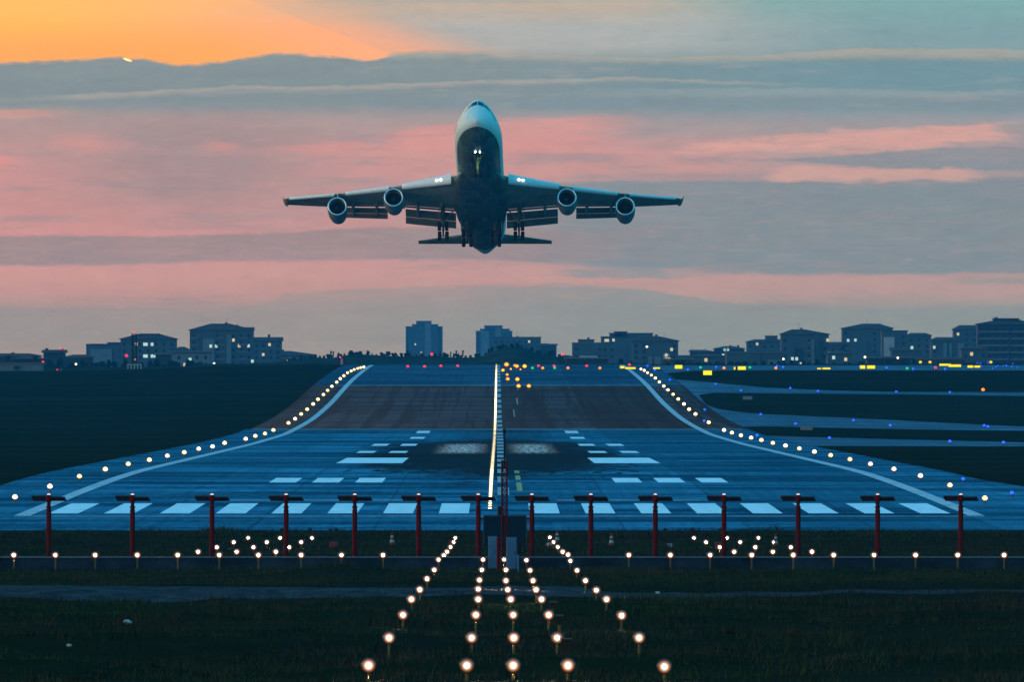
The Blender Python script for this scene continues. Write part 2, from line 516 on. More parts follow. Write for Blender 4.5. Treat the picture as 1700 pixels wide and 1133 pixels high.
# ------------------------------------------------------------------ ground
def ground_material():
    m = bpy.data.materials.new('grassland'); m.use_nodes = True
    q = G(m.node_tree); b = m.node_tree.nodes['Principled BSDF']
    t = q.n.new('ShaderNodeTexCoord'); P = t.outputs['Object']
    n1 = q.noise(P, 0.05, 5, 0.6); n2 = q.noise(P, 0.6, 5, 0.65); n3 = q.noise(P, 5.0, 3, 0.6)
    n4 = q.noise(P, 0.012, 6, 0.7)
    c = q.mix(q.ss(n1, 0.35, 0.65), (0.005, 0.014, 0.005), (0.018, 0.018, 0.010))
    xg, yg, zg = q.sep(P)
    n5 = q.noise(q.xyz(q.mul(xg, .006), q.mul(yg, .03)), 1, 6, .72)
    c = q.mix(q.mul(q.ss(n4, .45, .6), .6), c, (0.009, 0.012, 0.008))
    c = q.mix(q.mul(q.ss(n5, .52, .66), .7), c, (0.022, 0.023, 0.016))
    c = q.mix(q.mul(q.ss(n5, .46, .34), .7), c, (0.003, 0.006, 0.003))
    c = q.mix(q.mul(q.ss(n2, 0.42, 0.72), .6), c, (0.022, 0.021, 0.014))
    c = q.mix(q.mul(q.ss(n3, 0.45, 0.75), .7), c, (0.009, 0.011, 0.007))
    q.l.new(c, b.inputs['Base Color'])
    b.inputs['Roughness'].default_value = 1.0; b.inputs['Specular IOR Level'].default_value = 0.0
    bp = q.n.new('ShaderNodeBump'); bp.inputs['Strength'].default_value = .6; bp.inputs['Distance'].default_value = .25
    q.l.new(n2, bp.inputs['Height']); q.l.new(bp.outputs[0], b.inputs['Normal'])
    return m


M_GROUND = ground_material()
XS = np.unique(np.concatenate([np.linspace(-2400, -260, 12), np.linspace(-260, -44, 28), np.arange(-44, 44.1, 0.8), np.linspace(44, 260, 28), np.linspace(260, 2400, 12)]).round(3))


def grid(xs, ds, zf, name, m, kind='structure', mask=None):
    X, D = np.meshgrid(xs, ds)
    Z = zf(X, D)
    v = np.stack([X, D, Z], -1).reshape(-1, 3)
    nx, nd = len(xs), len(ds)
    i = np.arange((nd - 1) * nx).reshape(nd - 1, nx)[:, :-1].ravel()
    f = np.stack([i, i + 1, i + nx + 1, i + nx], -1)
    me = bpy.data.meshes.new(name)
    me.from_pydata(v.tolist(), [], f.tolist())
    me.polygons.foreach_set('use_smooth', [True] * len(me.polygons))
    me.materials.append(m)
    return tag(obj(name, me), kind=kind)


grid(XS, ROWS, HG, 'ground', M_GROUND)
tr_rows = ROWS[(ROWS > 266) & (ROWS < 296)]


def gravel_material():
    m = bpy.data.materials.new('gravel_track'); m.use_nodes = True
    q = G(m.node_tree); b = m.node_tree.nodes['Principled BSDF']
    t = q.n.new('ShaderNodeTexCoord'); P = t.outputs['Object']
    n = q.noise(P, 1.3, 5, .7); n2 = q.noise(P, 12, 3, .6)
    c = q.mix(q.ss(n, .35, .65), (0.022, 0.025, 0.028), (0.05, 0.056, 0.066))
    c = q.mix(q.mul(q.ss(n2, .5, .8), .5), c, (0.02, 0.02, 0.018))
    q.l.new(c, b.inputs['Base Color']); b.inputs['Roughness'].default_value = 1; b.inputs['Specular IOR Level'].default_value = 0
    return m


grid(XS[(XS > -45) & (XS < 45)], tr_rows, lambda X, D: HG(X, D) + 0.02 - 0.5 * (1 - sm(D, 268, 274 + 2 * np.sin(X * .4)) * (1 - sm(D, 286 + 2.5 * np.sin(X * .31 + 1), 293))), 'gravel_path', gravel_material())


# ------------------------------------------------------------------ runway
def XC(d):
    return -0.82 - (d - 544.0) * 0.0019


def rows_between(d0, d1):
    r = ROWS[(ROWS > d0 + .01) & (ROWS < d1 - .01)]
    return np.concatenate([[d0], r, [d1]])


def strip(d0, d1, xl, xr, eps, name, m, parts=1):
    """a sheet lying on the ground between two distances; xl, xr are offsets or functions of distance"""
    mb = MB()
    strip_into(mb, d0, d1, xl, xr, eps)
    return tag(mb.build(name, m), kind='structure')


def strip_into(mb, d0, d1, xl, xr, eps):
    fl = xl if callable(xl) else (lambda d: XC(d) + xl)
    fr = xr if callable(xr) else (lambda d: XC(d) + xr)
    ds = rows_between(d0, d1); i = len(mb.v)
    for d in ds:
        z = float(H(d)) + eps
        mb.v += [(float(fl(d)), float(d), z), (float(fr(d)), float(d), z)]
    for k in range(len(ds) - 1):
        a = i + 2 * k
        mb.f.append((a, a + 1, a + 3, a + 2))


def pave_material(name, c0, c1, joint, rubber=False, streak=1.0, rough=.85, lane=0.10, spec=0.0, lng=.35):
    m = bpy.data.materials.new(name); m.use_nodes = True
    q = G(m.node_tree); b = m.node_tree.nodes['Principled BSDF']
    t = q.n.new('ShaderNodeTexCoord'); P = t.outputs['Object']
    x, y, z = q.sep(P)
    xr = q.add(x, q.m('MULTIPLY_ADD', y, 0.0019, -0.21))
    n1 = q.noise(q.xyz(q.mul(x, .03), q.mul(y, .022)), 1, 5, .6)
    n2 = q.noise(q.xyz(q.mul(x, .022), q.mul(y, .075)), 1, 6, .72)
    n3 = q.noise(q.xyz(q.mul(x, 1.6), q.mul(y, .25)), 1, 4, .7)
    n4 = q.noise(q.xyz(q.mul(xr, .42), q.mul(y, .003)), 1, 4, .65)
    n1 = q.m('MULTIPLY_ADD', n4, .55, q.mul(n1, .45))
    f = q.add(q.mul(n1, .40), q.add(q.mul(n2, .75 * streak), q.mul(n3, .2)))
    f = q.ss(f, .295 + .30 * streak, .355 + .40 * streak)
    c = q.mix(f, c0, c1)
    lanes = q.m('FLOOR', q.mul(xr, 1 / 7.5))
    wn = q.n.new('ShaderNodeTexWhiteNoise'); wn.noise_dimensions = '1D'
    q.l.new(lanes, wn.inputs['W'])
    c = q.mix(q.mul(q.ss(wn.outputs[0], 0, 1), lane * 3), c, tuple(k * .5 for k in c0))
    fr = q.m('FRACT', q.mul(xr, 1 / 7.5))
    dj = q.m('ABSOLUTE', q.sub(fr, .5))
    wob = q.mul(q.noise(q.xyz(q.mul(x, .5), q.mul(y, .02)), 1, 3, .6), .03)
    jm = q.ss(q.add(dj, wob), .495, .515)
    c = q.mix(q.mul(jm, .5), c, joint)
    c = q.mix(q.mul(q.ss(n4, .42, .60), lng), c, tuple(k * .45 for k in c0))
    spec_s = spec
    rough_s = rough
    if rubber:
        ax = q.m('ABSOLUTE', q.add(xr, q.mul(q.sub(n3, .5), 3.0)))
        blot = q.noise(q.xyz(q.mul(x, .36), q.mul(y, .085)), 1, 7, .8)
        big = q.noise(q.xyz(q.mul(x, .16), q.mul(y, .012)), 1, 3, .6)
        ex = q.mul(q.add(xr, 1.0), 1 / 13.0); ey = q.mul(q.sub(y, 915), 1 / 205.0)
        e = q.m('SQRT', q.add(q.mul(ex, ex), q.mul(ey, ey)))
        e = q.add(e, q.add(q.mul(q.sub(blot, .5), 1.35), q.mul(q.sub(big, .5), .9)))
        mm = q.ss(e, 1.32, .86)
        dab = q.noise(q.xyz(q.mul(x, .75), q.mul(y, .10)), 1, 3, .6)
        ring = q.mul(q.ss(q.m('ABSOLUTE', xr), 17.5, 9.0), q.mul(q.ss(y, 650, 730), q.ss(y, 930, 820)))
        mm = q.m('MAXIMUM', mm, q.mul(q.ss(q.add(dab, q.mul(ring, .16)), .655, .70), q.ss(ring, .05, .3)))
        c = q.mix(q.mul(mm, .93), c, (0.018, 0.021, 0.023))
        for cx, hw_ in ((-4.1, 2.0), (3.9, 1.8)):  # two patches of pink sky glare painted into the pavement colour, glossier too
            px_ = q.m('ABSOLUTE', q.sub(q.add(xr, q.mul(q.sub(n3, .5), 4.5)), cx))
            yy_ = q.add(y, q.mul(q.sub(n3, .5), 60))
            glare = q.mul(q.ss(px_, hw_ + 1.0, hw_ - 1.2), q.mul(q.ss(yy_, 900, 935), q.ss(yy_, 1065, 1020)))
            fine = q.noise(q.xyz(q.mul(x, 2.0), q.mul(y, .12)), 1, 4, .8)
            glare = q.mul(glare, q.ss(fine, .40, .66))
            c = q.mix(glare, c, (0.74, 0.64, 0.60))
            spec_s = q.add(spec_s, q.mul(glare, 1.0)); rough_s = q.sub(rough_s, q.mul(glare, .52))
        # tyre marks along the middle of the touchdown area
        tm = q.mul(q.mul(q.ss(ax, 9, 3), q.ss(y, 900, 1200)), q.noise(q.xyz(q.mul(x, 3.5), q.mul(y, .01)), 1, 3, .6))
        c = q.mix(q.mul(tm, .6), c, (0.03, 0.032, 0.034))
    q.l.new(c, b.inputs['Base Color'])
    q.put(b.inputs['Roughness'], rough_s); q.put(b.inputs['Specular IOR Level'], spec_s)
    return m


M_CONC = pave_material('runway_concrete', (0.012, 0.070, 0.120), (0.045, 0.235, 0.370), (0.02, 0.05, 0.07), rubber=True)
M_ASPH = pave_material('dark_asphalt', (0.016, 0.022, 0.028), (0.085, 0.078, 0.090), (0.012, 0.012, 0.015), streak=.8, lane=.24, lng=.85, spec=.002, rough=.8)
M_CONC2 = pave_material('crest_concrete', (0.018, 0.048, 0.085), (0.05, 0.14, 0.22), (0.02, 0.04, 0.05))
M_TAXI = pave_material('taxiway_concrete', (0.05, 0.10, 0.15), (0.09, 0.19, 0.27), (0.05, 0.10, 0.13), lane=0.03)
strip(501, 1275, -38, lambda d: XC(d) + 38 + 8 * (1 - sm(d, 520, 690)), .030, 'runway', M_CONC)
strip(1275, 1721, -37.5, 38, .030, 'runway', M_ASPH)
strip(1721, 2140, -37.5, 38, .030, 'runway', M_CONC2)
# the bright transverse joint where the concrete meets the asphalt
M_WHITE = mat('white_paint', (0.66, 0.78, 0.86), .9, spec=0, var=.22, scale=.9)
M_EDGEP = mat('edge_paint', (0.40, 0.48, 0.54), .9, spec=0, var=.3, scale=.5)
M_WORN = mat('worn_white_paint', (0.30, 0.37, 0.42), .9, spec=0, var=.5, scale=1.4)
M_YPAINT = mat('yellow_paint', (0.40, 0.36, 0.17), .9, spec=0, var=.4, scale=1.5)
mb = MB(); strip_into(mb, 1270, 1279, -37, 37, .038); strip_into(mb, 1716, 1724, -33, 33, .038)
tag(mb.build('joint_line', mat('joint_sealant', (0.17, 0.21, 0.24), .9, spec=0, var=.5, scale=.4)), kind='structure')
for s in (-1, 1):
    mb = MB(); strip_into(mb, 541, 2075, s * 30.6 - .52, s * 30.6 + .52, .042)
    tag(mb.build('edge_line', M_EDGEP), kind='structure')
mb = MB()
for s in (-1, 1):
    for k in range(8):
        c = s * (2.95 + 3.62 * k)
        strip_into(mb, 547, 577, c - .97, c + .97, .042)
tag(mb.build('threshold_marking', M_WHITE), kind='structure')
mb = MB(); strip_into(mb, 538, 539.6, -31, 31, .042); strip_into(mb, 586, 588, -20, -6, .042); strip_into(mb, 586, 588, 4, 14, .042)
tag(mb.build('threshold_line', M_WORN), kind='structure')
mb = MB()
for s in (-1, 1):
    for k in range(3):
        c = s * (10.1 + 3.35 * k); strip_into(mb, 655, 677, c - 1.05, c + 1.05, .042)
    c = s * 12.1; strip_into(mb, 790, 850, c - 3.1, c + 3.1, .042)
    for d0, d1, offs in ((912, 938, (10.9, 14.4)), (1020, 1052, (10.9, 14.4)), (1135, 1165, (10.9,)), (1225, 1255, (10.9,))):
        for o in offs: strip_into(mb, d0, d1, s * o - .95, s * o + .95, .042)
tag(mb.build('touchdown_marking', M_WHITE), kind='structure')
mb = MB()
d = 605
while d < 2060:
    strip_into(mb, d, d + 30, -.1, .75, .042); d += 50
tag(mb.build('centre_line', M_WORN), kind='structure')
mb = MB()
for a, b_ in ((620, 655), (668, 690), (705, 722)):
    strip_into(mb, a, b_, 1.35, 1.75, .042)
strip_into(mb, 1420, 1490, 2.8, 3.0, .042); strip_into(mb, 1540, 1600, 3.6, 3.85, .042)
tag(mb.build('taxi_line', M_YPAINT), kind='structure')

# ------------------------------------------------------------------ taxiways on the right
def drape(poly, eps, name, m):
    bm = bmesh.new()
    vs = []
    for px, py in poly:
        d = d_of(py); vs.append(bm.verts.new(((px - 850) * d / F, d, 0)))
    bm.faces.new(vs)
    bmesh.ops.triangulate(bm, faces=bm.faces[:])
    lo, hi = min(v.co.y for v in vs), max(v.co.y for v in vs)
    for r in ROWS[(ROWS > lo + .05) & (ROWS < hi - .05)]:
        bmesh.ops.bisect_plane(bm, geom=bm.verts[:] + bm.edges[:] + bm.faces[:], dist=1e-4, plane_co=(0, float(r), 0), plane_no=(0, 1, 0))
    for v in bm.verts: v.co.z = float(H(v.co.y)) + eps
    bmesh.ops.recalc_face_normals(bm, faces=bm.faces)
    for f in bm.faces:
        if f.normal.z < 0: f.normal_flip()
    me = bpy.data.meshes.new(name); bm.to_mesh(me); bm.free(); me.materials.append(m)
    return tag(obj(name, me), kind='structure')


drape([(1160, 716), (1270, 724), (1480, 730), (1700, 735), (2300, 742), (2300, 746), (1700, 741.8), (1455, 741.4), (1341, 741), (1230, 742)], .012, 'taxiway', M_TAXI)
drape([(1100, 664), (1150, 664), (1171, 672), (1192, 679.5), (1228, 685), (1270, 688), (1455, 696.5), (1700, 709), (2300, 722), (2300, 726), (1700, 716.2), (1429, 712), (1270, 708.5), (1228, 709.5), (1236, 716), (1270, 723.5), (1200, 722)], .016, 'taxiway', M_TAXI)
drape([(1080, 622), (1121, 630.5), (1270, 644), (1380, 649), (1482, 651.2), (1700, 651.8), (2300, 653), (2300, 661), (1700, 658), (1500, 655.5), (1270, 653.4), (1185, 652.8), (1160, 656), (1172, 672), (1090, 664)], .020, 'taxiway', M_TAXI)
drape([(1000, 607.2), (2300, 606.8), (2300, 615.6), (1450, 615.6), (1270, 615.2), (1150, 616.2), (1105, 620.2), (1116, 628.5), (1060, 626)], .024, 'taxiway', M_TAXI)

# ------------------------------------------------------------------ grass
def grass_material():
    m = bpy.data.materials.new('grass_blades'); m.use_nodes = True
    q = G(m.node_tree); b = m.node_tree.nodes['Principled BSDF']
    t = q.n.new('ShaderNodeTexCoord'); P = t.outputs['Object']
    n1 = q.noise(P, 0.12, 5, .65); n2 = q.noise(P, 2.2, 3, .6)
    c = q.mix(q.ss(n1, .36, .62), (0.020, 0.054, 0.012), (0.046, 0.036, 0.024))
    c = q.mix(q.ss(n2, .4, .7), c, (0.013, 0.017, 0.008))
    n3 = q.noise(P, .035, 4, .6)
    c = q.mix(q.mul(q.ss(n3, .42, .62), .55), c, (0.022, 0.019, 0.015))
    n5 = q.noise(P, .30, 5, .7)
    c = q.mix(q.mul(q.ss(n5, .50, .60), .85), c, (0.007, 0.009, 0.005))
    q.l.new(c, b.inputs['Base Color']); b.inputs['Roughness'].default_value = .9; b.inputs['Specular IOR Level'].default_value = .05
    return m


def blades(name, n, dlo, dhi, dens_fn, hfn, wid, seed, label_kind='stuff', xmin=3.0, xk=0.076):
    rg = np.random.default_rng(seed)
    hw = xk * dhi + xmin
    D = rg.uniform(dlo, dhi, n); X = rg.uniform(-1, 1, n) * hw
    keep = np.abs(X) < xk * D + xmin
    keep &= rg.uniform(0, 1, n) < dens_fn(X, D)
    X, D = X[keep], D[keep]; n = len(X)
    h = hfn(X, D, rg)
    z = HG(X, D) - .02
    a = rg.uniform(0, 2 * np.pi, n); w = wid * rg.uniform(.6, 1.5, n) * (0.6 + h * 1.5)
    la = rg.uniform(0, 2 * np.pi, n); ll = rg.uniform(.15, .75, n) * h
    v = np.empty((n, 3, 3))
    v[:, 0] = np.stack([X - w * np.cos(a), D - w * np.sin(a), z], -1)
    v[:, 1] = np.stack([X + w * np.cos(a), D + w * np.sin(a), z], -1)
    v[:, 2] = np.stack([X + ll * np.cos(la), D + ll * np.sin(la), z + h], -1)
    me = bpy.data.meshes.new(name)
    me.vertices.add(3 * n); me.vertices.foreach_set('co', v.ravel())
    me.loops.add(3 * n); me.loops.foreach_set('vertex_index', np.arange(3 * n))
    me.polygons.add(n); me.polygons.foreach_set('loop_start', np.arange(n) * 3)
    me.update(); me.validate()
    me.materials.append(MATS['grass'])
    return tag(obj(name, me), kind=label_kind)


MATS['grass'] = grass_material()


def near_dens(X, D):
    t = sm(D, 268, 276) * (1 - sm(D, 286, 293))
    c = vnoise(X / 2.3, D / 3.5, 11) * .6 + vnoise(X / .8, D / 1.3, 12) * .4
    return np.clip(.1 + 2.2 * (c - .34), 0.04, 1) * (1 - .93 * t)


def near_h(X, D, rg):
    c = vnoise(X / 2.3, D / 3.5, 11)
    k = vnoise(X / 1.1, D / 1.6, 15)
    h = .05 + .12 * c + .16 * np.clip(k - .62, 0, 1) / .38
    h *= rg.uniform(.6, 1.35, len(X))
    return np.where(rg.uniform(0, 1, len(X)) < .012, h * 2.0, h)


blades('grass', 420000, 128, 338, near_dens, near_h, .018, 1)
blades('grass', 200000, 338, 500.6, lambda X, D: np.clip(.35 + vnoise(X / 4, D / 6, 21), 0, 1) * (1 - (1 - sm(np.abs(D - 347), .5, 1.2))), lambda X, D, rg: (.06 + .14 * vnoise(X / 3, D / 5, 22)) * rg.uniform(.6, 1.4, len(X)), .026, 2)
# taller weeds along the pavement edge
blades('weeds', 26000, 486, 500.4, lambda X, D: np.clip((vnoise(X / 1.6, D / 4, 31) - .35) * 2.2, 0.06, 1), lambda X, D, rg: (.10 + .42 * np.clip(vnoise(X / 1.2, D / 3, 32) - .3, 0, 1) ** 1.2) * rg.uniform(.5, 1.5, len(X)), .03, 3)


# ------------------------------------------------------------------ leafy things
def leaf_cloud(mb, blobs, n, size, seed, gap=.25):
    rg = random.Random(seed)
    for cx, cy, cz, rx, ry, rz in blobs:
        k = int(n * rx * rz)
        for _ in range(k):
            th, ph = rg.uniform(0, 2 * math.pi), math.acos(rg.uniform(-1, 1))
            r = rg.uniform(.35, 1.08) ** .6
            p = Vector((cx + rx * r * math.sin(ph) * math.cos(th), cy + ry * r * math.sin(ph) * math.sin(th), cz + rz * r * math.cos(ph)))
            u = Vector((rg.gauss(0, 1), rg.gauss(0, 1), rg.gauss(0, 1))).normalized(); w = u.orthogonal().normalized()
            s = size * rg.uniform(.5, 1.3)
            mb.quad(p - u * s, p + w * s * .6, p + u * s, p - w * s * .6)


M_LEAF = mat('dark_foliage', (0.018, 0.026, 0.014), .9, spec=.05, var=.4, scale=.4)
M_BUSH = mat('bush_foliage', (0.016, 0.022, 0.012), .9, spec=.05, var=.4, scale=2)
M_BARK = mat('bark', (0.05, 0.038, 0.03), .95, spec=.05, var=.3)


def make_tree(kind, seed):
    rg = random.Random(seed)
    root = thing('tree', (0, 0, 0), 'x', 'tree', 'trees along the far skyline')
    h = {'round': 8.0, 'broad': 6.5, 'slim': 9.5}[kind]
    tm = MB(); tm.tube((0, 0, 0), (.1, 0, h * .45), .22, .14, 7)
    for k in range(5):
        a = k * 1.26 + rg.random()
        tm.tube((.05, 0, h * (.25 + .04 * k)), (math.cos(a) * h * .2, math.sin(a) * h * .2, h * (.5 + .06 * k)), .1, .03, 5)
    tm.build('trunk', M_BARK, root)
    bl = []
    w = {'round': .33, 'broad': .5, 'slim': .2}[kind] * h
    for k in range(11):
        a = rg.uniform(0, 2 * math.pi); q = rg.uniform(0, .62) * w; zz = rg.uniform(.22, .88) * h
        q *= 1.15 - abs(zz / h - .5)
        r = rg.uniform(.36, .6) * w
        bl.append((q * math.cos(a), q * math.sin(a), zz, r, r, r * .8))
    cm = MB(); leaf_cloud(cm, bl, 190, .30, seed)
    cm.build('crown', M_LEAF, root)
    return root


tree_protos = [proto(make_tree(k, i + 3)) for i, k in enumerate(('round', 'broad', 'slim'))]


# ------------------------------------------------------------------ low concrete wall in the approach
wall = MB(); ww = 347.0
for i in range(20):
    x0 = -40 + 4 * i
    wall.box(x0, x0 + 3.985, ww - .15, ww + .15, -8.95, -8.1)
wo = wall.build('low_wall', mat('weathered_concrete', (0.017, 0.028, 0.044), .95, spec=.0, var=.45, scale=.8))
tag(wo, 'low grey concrete wall across the grass before the red antenna masts', 'wall')
cp = MB(); cp.box(-40, 40, ww - .2, ww + .2, -8.097, -8.06); cp.build('coping', mat('pale_concrete', (0.10, 0.13, 0.165), .8, spec=.1, var=.2), wo)

# ------------------------------------------------------------------ lamps


def reflector_lens(name, r, rim, hot, s_rim, s_hot, samp):
    """a lamp whose filament burns behind the middle of the lens: hot centre, dim rim"""
    m = bpy.data.materials.new(name); m.use_nodes = True
    q = G(m.node_tree); b = m.node_tree.nodes['Principled BSDF']
    t = q.n.new('ShaderNodeTexCoord'); x, y, z = q.sep(t.outputs['Object'])
    rr = q.mul(q.m('SQRT', q.add(q.mul(x, x), q.mul(z, z))), 1.0 / r)
    f = q.ss(rr, 1.0, 0.12)
    oi = q.n.new('ShaderNodeObjectInfo')
    vary = q.m('MULTIPLY_ADD', oi.outputs['Random'], .5, .75)
    q.l.new(q.mix(q.ss(f, .15, .8), rim, hot), b.inputs['Emission Color'])
    st = q.add(q.mul(q.m('POWER', f, 1.3), s_rim), q.mul(q.ss(rr, .30, .05), s_hot))
    q.l.new(q.mul(st, vary), b.inputs['Emission Strength'])
    b.inputs['Base Color'].default_value = (.03, .03, .03, 1); b.inputs['Roughness'].default_value = .2
    m.cycles.emission_sampling = samp
    return m


M_LENS = reflector_lens('warm_lens', .119, (1.0, 0.26, 0.06), (1.0, 0.74, 0.50), 1.5, 2400.0, 'FRONT')
M_POSTY = mat('yellow_post_paint', (0.13, 0.08, 0.015), .7, var=.25, scale=6)
M_HOUSE = mat('lamp_housing', (0.06, 0.06, 0.055), .5, metal=.3, var=.2)


def make_approach():
    r = thing('approach_light', (0, 0, 0), 'x', 'approach light', 'warm approach lights')
    p = MB(); p.tube((0, .05, -1.0), (0, .05, -.12), .028, .028, 8); p.lathe([(.05, -.2), (.05, -.12)], (0, .05, 0), 'z', 8, True, True)
    p.build('post', M_POSTY, r)
    h = MB(); h.lathe([(.04, .22), (.08, .16), (.100, .04), (.108, .012), (.10, .012)], (0, 0, 0), 'y', 16, True, False)
    h.build('housing', M_HOUSE, r, True)
    l = MB(); l.lathe([(.120, .0), (.098, -.022), (.05, -.035), (.004, -.04)], (0, 0, 0), 'y', 14, False, True)
    l.build('lens', M_LENS, r, True)
    return r


apl = proto(make_approach())
first = [True]


def approach(px, py, d, label, group, scale=1.0):
    scale *= 1.22
    x, y, z = at(px, py, d)
    global apl
    if first[0]:
        o = apl; o.location = (x, y, z); first[0] = False; o['label'] = label; o['group'] = group
        kids = KIDS[o.name]
    else:
        o = dup(apl, (x, y, z), label, group); kids = o.children
    gap = z - float(HG(x, y))
    for k in o.children:
        if k.name.startswith('post'): k.scale = (1, 1, max(.25, gap + .12)); k.location = (0, 0, 0) if gap < .9 else (0, 0, 0)
        elif scale != 1.0: k.scale = (scale, 1, scale)
    return o


DA = [153, 181, 207, 231, 256, 285, 316, 343, 365, 391, 421, 452, 478]
cols = {
    'outer left': [(612, 1106), (646, 1060), (669, 1022), (683, 996), (697, 980), (709, 962), (721, 947), (728, 930), (737, 923), (742, 917), (748, 909), (753, 901), (756, 894)],
    'inner left': [(775, 1106), (783, 1060), (790, 1022), (794, 996), (794, 979), (796, 964), (800, 947), (802, 930)],
    'central': [(852, 1106), (853, 1060), (852, 1022), (848, 996), (843, 980), (840, 965), (840, 947), (837, 930)],
    'inner right': [(943, 1106), (925, 1060), (911, 1022), (899, 996), (890, 980), (885, 965), (880, 948), (874, 931)],
    'outer right': [(1103, 1108), (1061, 1060), (1032, 1023), (1007, 996), (990, 981), (972, 965), (958, 948), (947, 932), (943, 922), (934, 917), (926, 909), (919, 901), (913, 893)],
}
for nm, pts in cols.items():
    for k, (px, py) in enumerate(pts):
        approach(px, py, DA[k], f'lit approach light on a post, {nth(k + 1)} from near end of {nm} file', f'{nm} file of approach lights', 1.0 if k < 8 else 1.12)
bar = [23, 92, 158, 228, 295, 364, 429, 500, 567, 636, 1044, 1113, 1179, 1248, 1317, 1384, 1451, 1520, 1590, 1667]
for k, px in enumerate(bar):
    approach(px, 922.5, 344.5, f'glowing approach light on the low concrete wall row, {nth(k + 1)} from the left', 'crossbar lights along the low wall', 1.1)
rowsL = [(391, 917, [329, 393, 458], [1219, 1283, 1348]), (421, 909.5, [360, 421, 480], [1195, 1254, 1313]), (452, 901, [388, 443, 500], [1172, 1229, 1285]), (478, 894, [412, 465, 518], [1152, 1207, 1259])]
for r_, (d, py, L, Rr) in enumerate(rowsL):
    for side_, xs in (('left', L), ('right', Rr)):
        for k, px in enumerate(xs):
            approach(px, py, d, f'lit approach light in {side_} cluster, {nth(r_ + 1)} row beyond the wall, {nth(k + 1)} in it', f'{side_} cluster of approach lights', 1.15)

# unlit dark lamps on stalks by the pavement edge
M_DARK = mat('dark_lamp_paint', (0.012, 0.013, 0.014), .6, spec=.2)
dk = thing('unlit_lamp', (0, 0, 0), 'x', 'lamp', 'unlit dark lamps in the grass')
p = MB(); p.tube((0, 0, -.5), (0, 0, -.05), .02, .02, 6); p.build('post', M_DARK, dk)
p = MB(); p.lathe([(.03, .12), (.09, .05), (.105, -.04), (.09, -.06), (.0, -.05)], (0, 0, 0), 'y', 12); p.build('housing', M_DARK, dk, True)
proto(dk)
dl = [(434, 888), (452, 882), (468, 880), (484, 888), (500, 883), (515, 880), (533, 888), (549, 882), (558, 880), (579, 888), (625, 888), (669, 888), (714, 888), (760, 886),
      (898, 887), (955, 888), (1000, 888), (1045, 888), (1104, 880), (1119, 884), (1135, 888), (1149, 880), (1167, 885), (1185, 888), (1196, 880), (1214, 884), (1235, 888)]
for k, (px, py) in enumerate(dl):
    d = 488 if py > 885 else 492 if py > 881 else 496
    o = dk if k == 0 else dup(dk, (0, 0, 0))
    o.location = at(px, py, d); o['label'] = f'small unlit dark lamp on a stalk by the pavement edge, {nth(k + 1)} from the left'

# runway edge lights
M_BASE = mat('lamp_base', (0.07, 0.07, 0.05), .6)


def make_edge(nm, lensmat, group, r=.20, h=.40):
    o = thing(nm, (0, 0, 0), 'x', 'runway light' if 'runway' in nm else 'airfield light', group)
    b = MB(); b.lathe([(.16, 0), (.16, .04), (.06, .07), (.05, h - r), (.1, h - r + .02)], (0, 0, 0), 'z', 10, True, True); b.build('base', M_BASE, o, 45)
    l = MB(); l.lathe([(.6 * r, 0), (r, .35 * r), (r, .9 * r), (.75 * r, 1.4 * r), (.02, 1.7 * r)], (0, 0, h - r + .022), 'z', 12, True, True); l.build('lens', lensmat, o, True)
    return proto(o)


M_EY = glow('yellow_edge_lens', (1.0, 0.74, 0.26), 4.0, 'AUTO', (1.0, 0.45, 0.06))
M_EW = glow('white_edge_lens', (1.0, 0.80, 0.64), 4.0, 'AUTO', (1.0, 0.5, 0.25))
pe = {'Y': make_edge('runway_edge_light', M_EY, 'x'), 'W': make_edge('runway_edge_light', M_EW, 'x')}
used = {}


def spawn(key, pr, loc, label, group=None, scale=None):
    o = pr if key not in used else dup(pr, (0, 0, 0))
    used[key] = 1
    o.location = loc; o['label'] = label
    if group: o['group'] = group
    if scale: o.scale = (scale,) * 3
    return o


EL = [(25, 833, 'W'), (83, 815, 'W'), (132, 798, 'Y'), (175, 786, 'Y'), (213, 777, 'Y'), (248, 770, 'Y'), (278, 763, 'W'), (306, 757, 'Y'), (330, 751, 'W'), (353, 747, 'W'), (373, 741, 'Y'),
      (408, 734, 'W'), (424, 729, 'Y'), (440, 725, 'Y'), (454, 719, 'Y'), (479, 707, 'Y'), (490, 700, 'W'), (500, 692, 'Y'), (510, 684, 'Y'), (520, 675, 'Y'), (528, 667, 'Y'), (537, 659, 'Y'),
      (544, 652, 'Y'), (551, 645, 'Y'), (559, 638, 'Y'), (565, 632, 'Y'), (571, 627, 'Y'), (577, 622, 'Y'), (583, 619, 'Y'), (588, 616.5, 'Y'), (594, 614.6, 'Y'), (599, 613.2, 'Y'), (604, 612, 'Y')]
ER = [(1635, 835, 'Y'), (1577, 813, 'Y'), (1528, 797, 'W'), (1484, 785.6, 'W'), (1445, 777, 'W'), (1411, 769, 'Y'), (1379, 762, 'Y'), (1352, 756, 'W'), (1327, 750.5, 'Y'), (1304, 745.5, 'W'), (1283, 741, 'Y'),
      (1264, 736, 'Y'), (1247, 732, 'W'), (1230, 728, 'Y'), (1215, 723.5, 'Y'), (1202, 719, 'W'), (1176.6, 706, 'Y'), (1154.6, 692, 'Y'), (1144, 684, 'Y'), (1135.5, 675, 'W'), (1126, 666.6, 'Y'), (1117.5, 658.6, 'Y'),
      (1109, 651, 'Y'), (1102, 644.6, 'Y'), (1094.7, 637.7, 'Y'), (1088, 631, 'Y'), (1081.4, 626, 'Y'), (1075, 622, 'Y'), (1069.5, 618, 'W'), (1064, 615.5, 'W')]
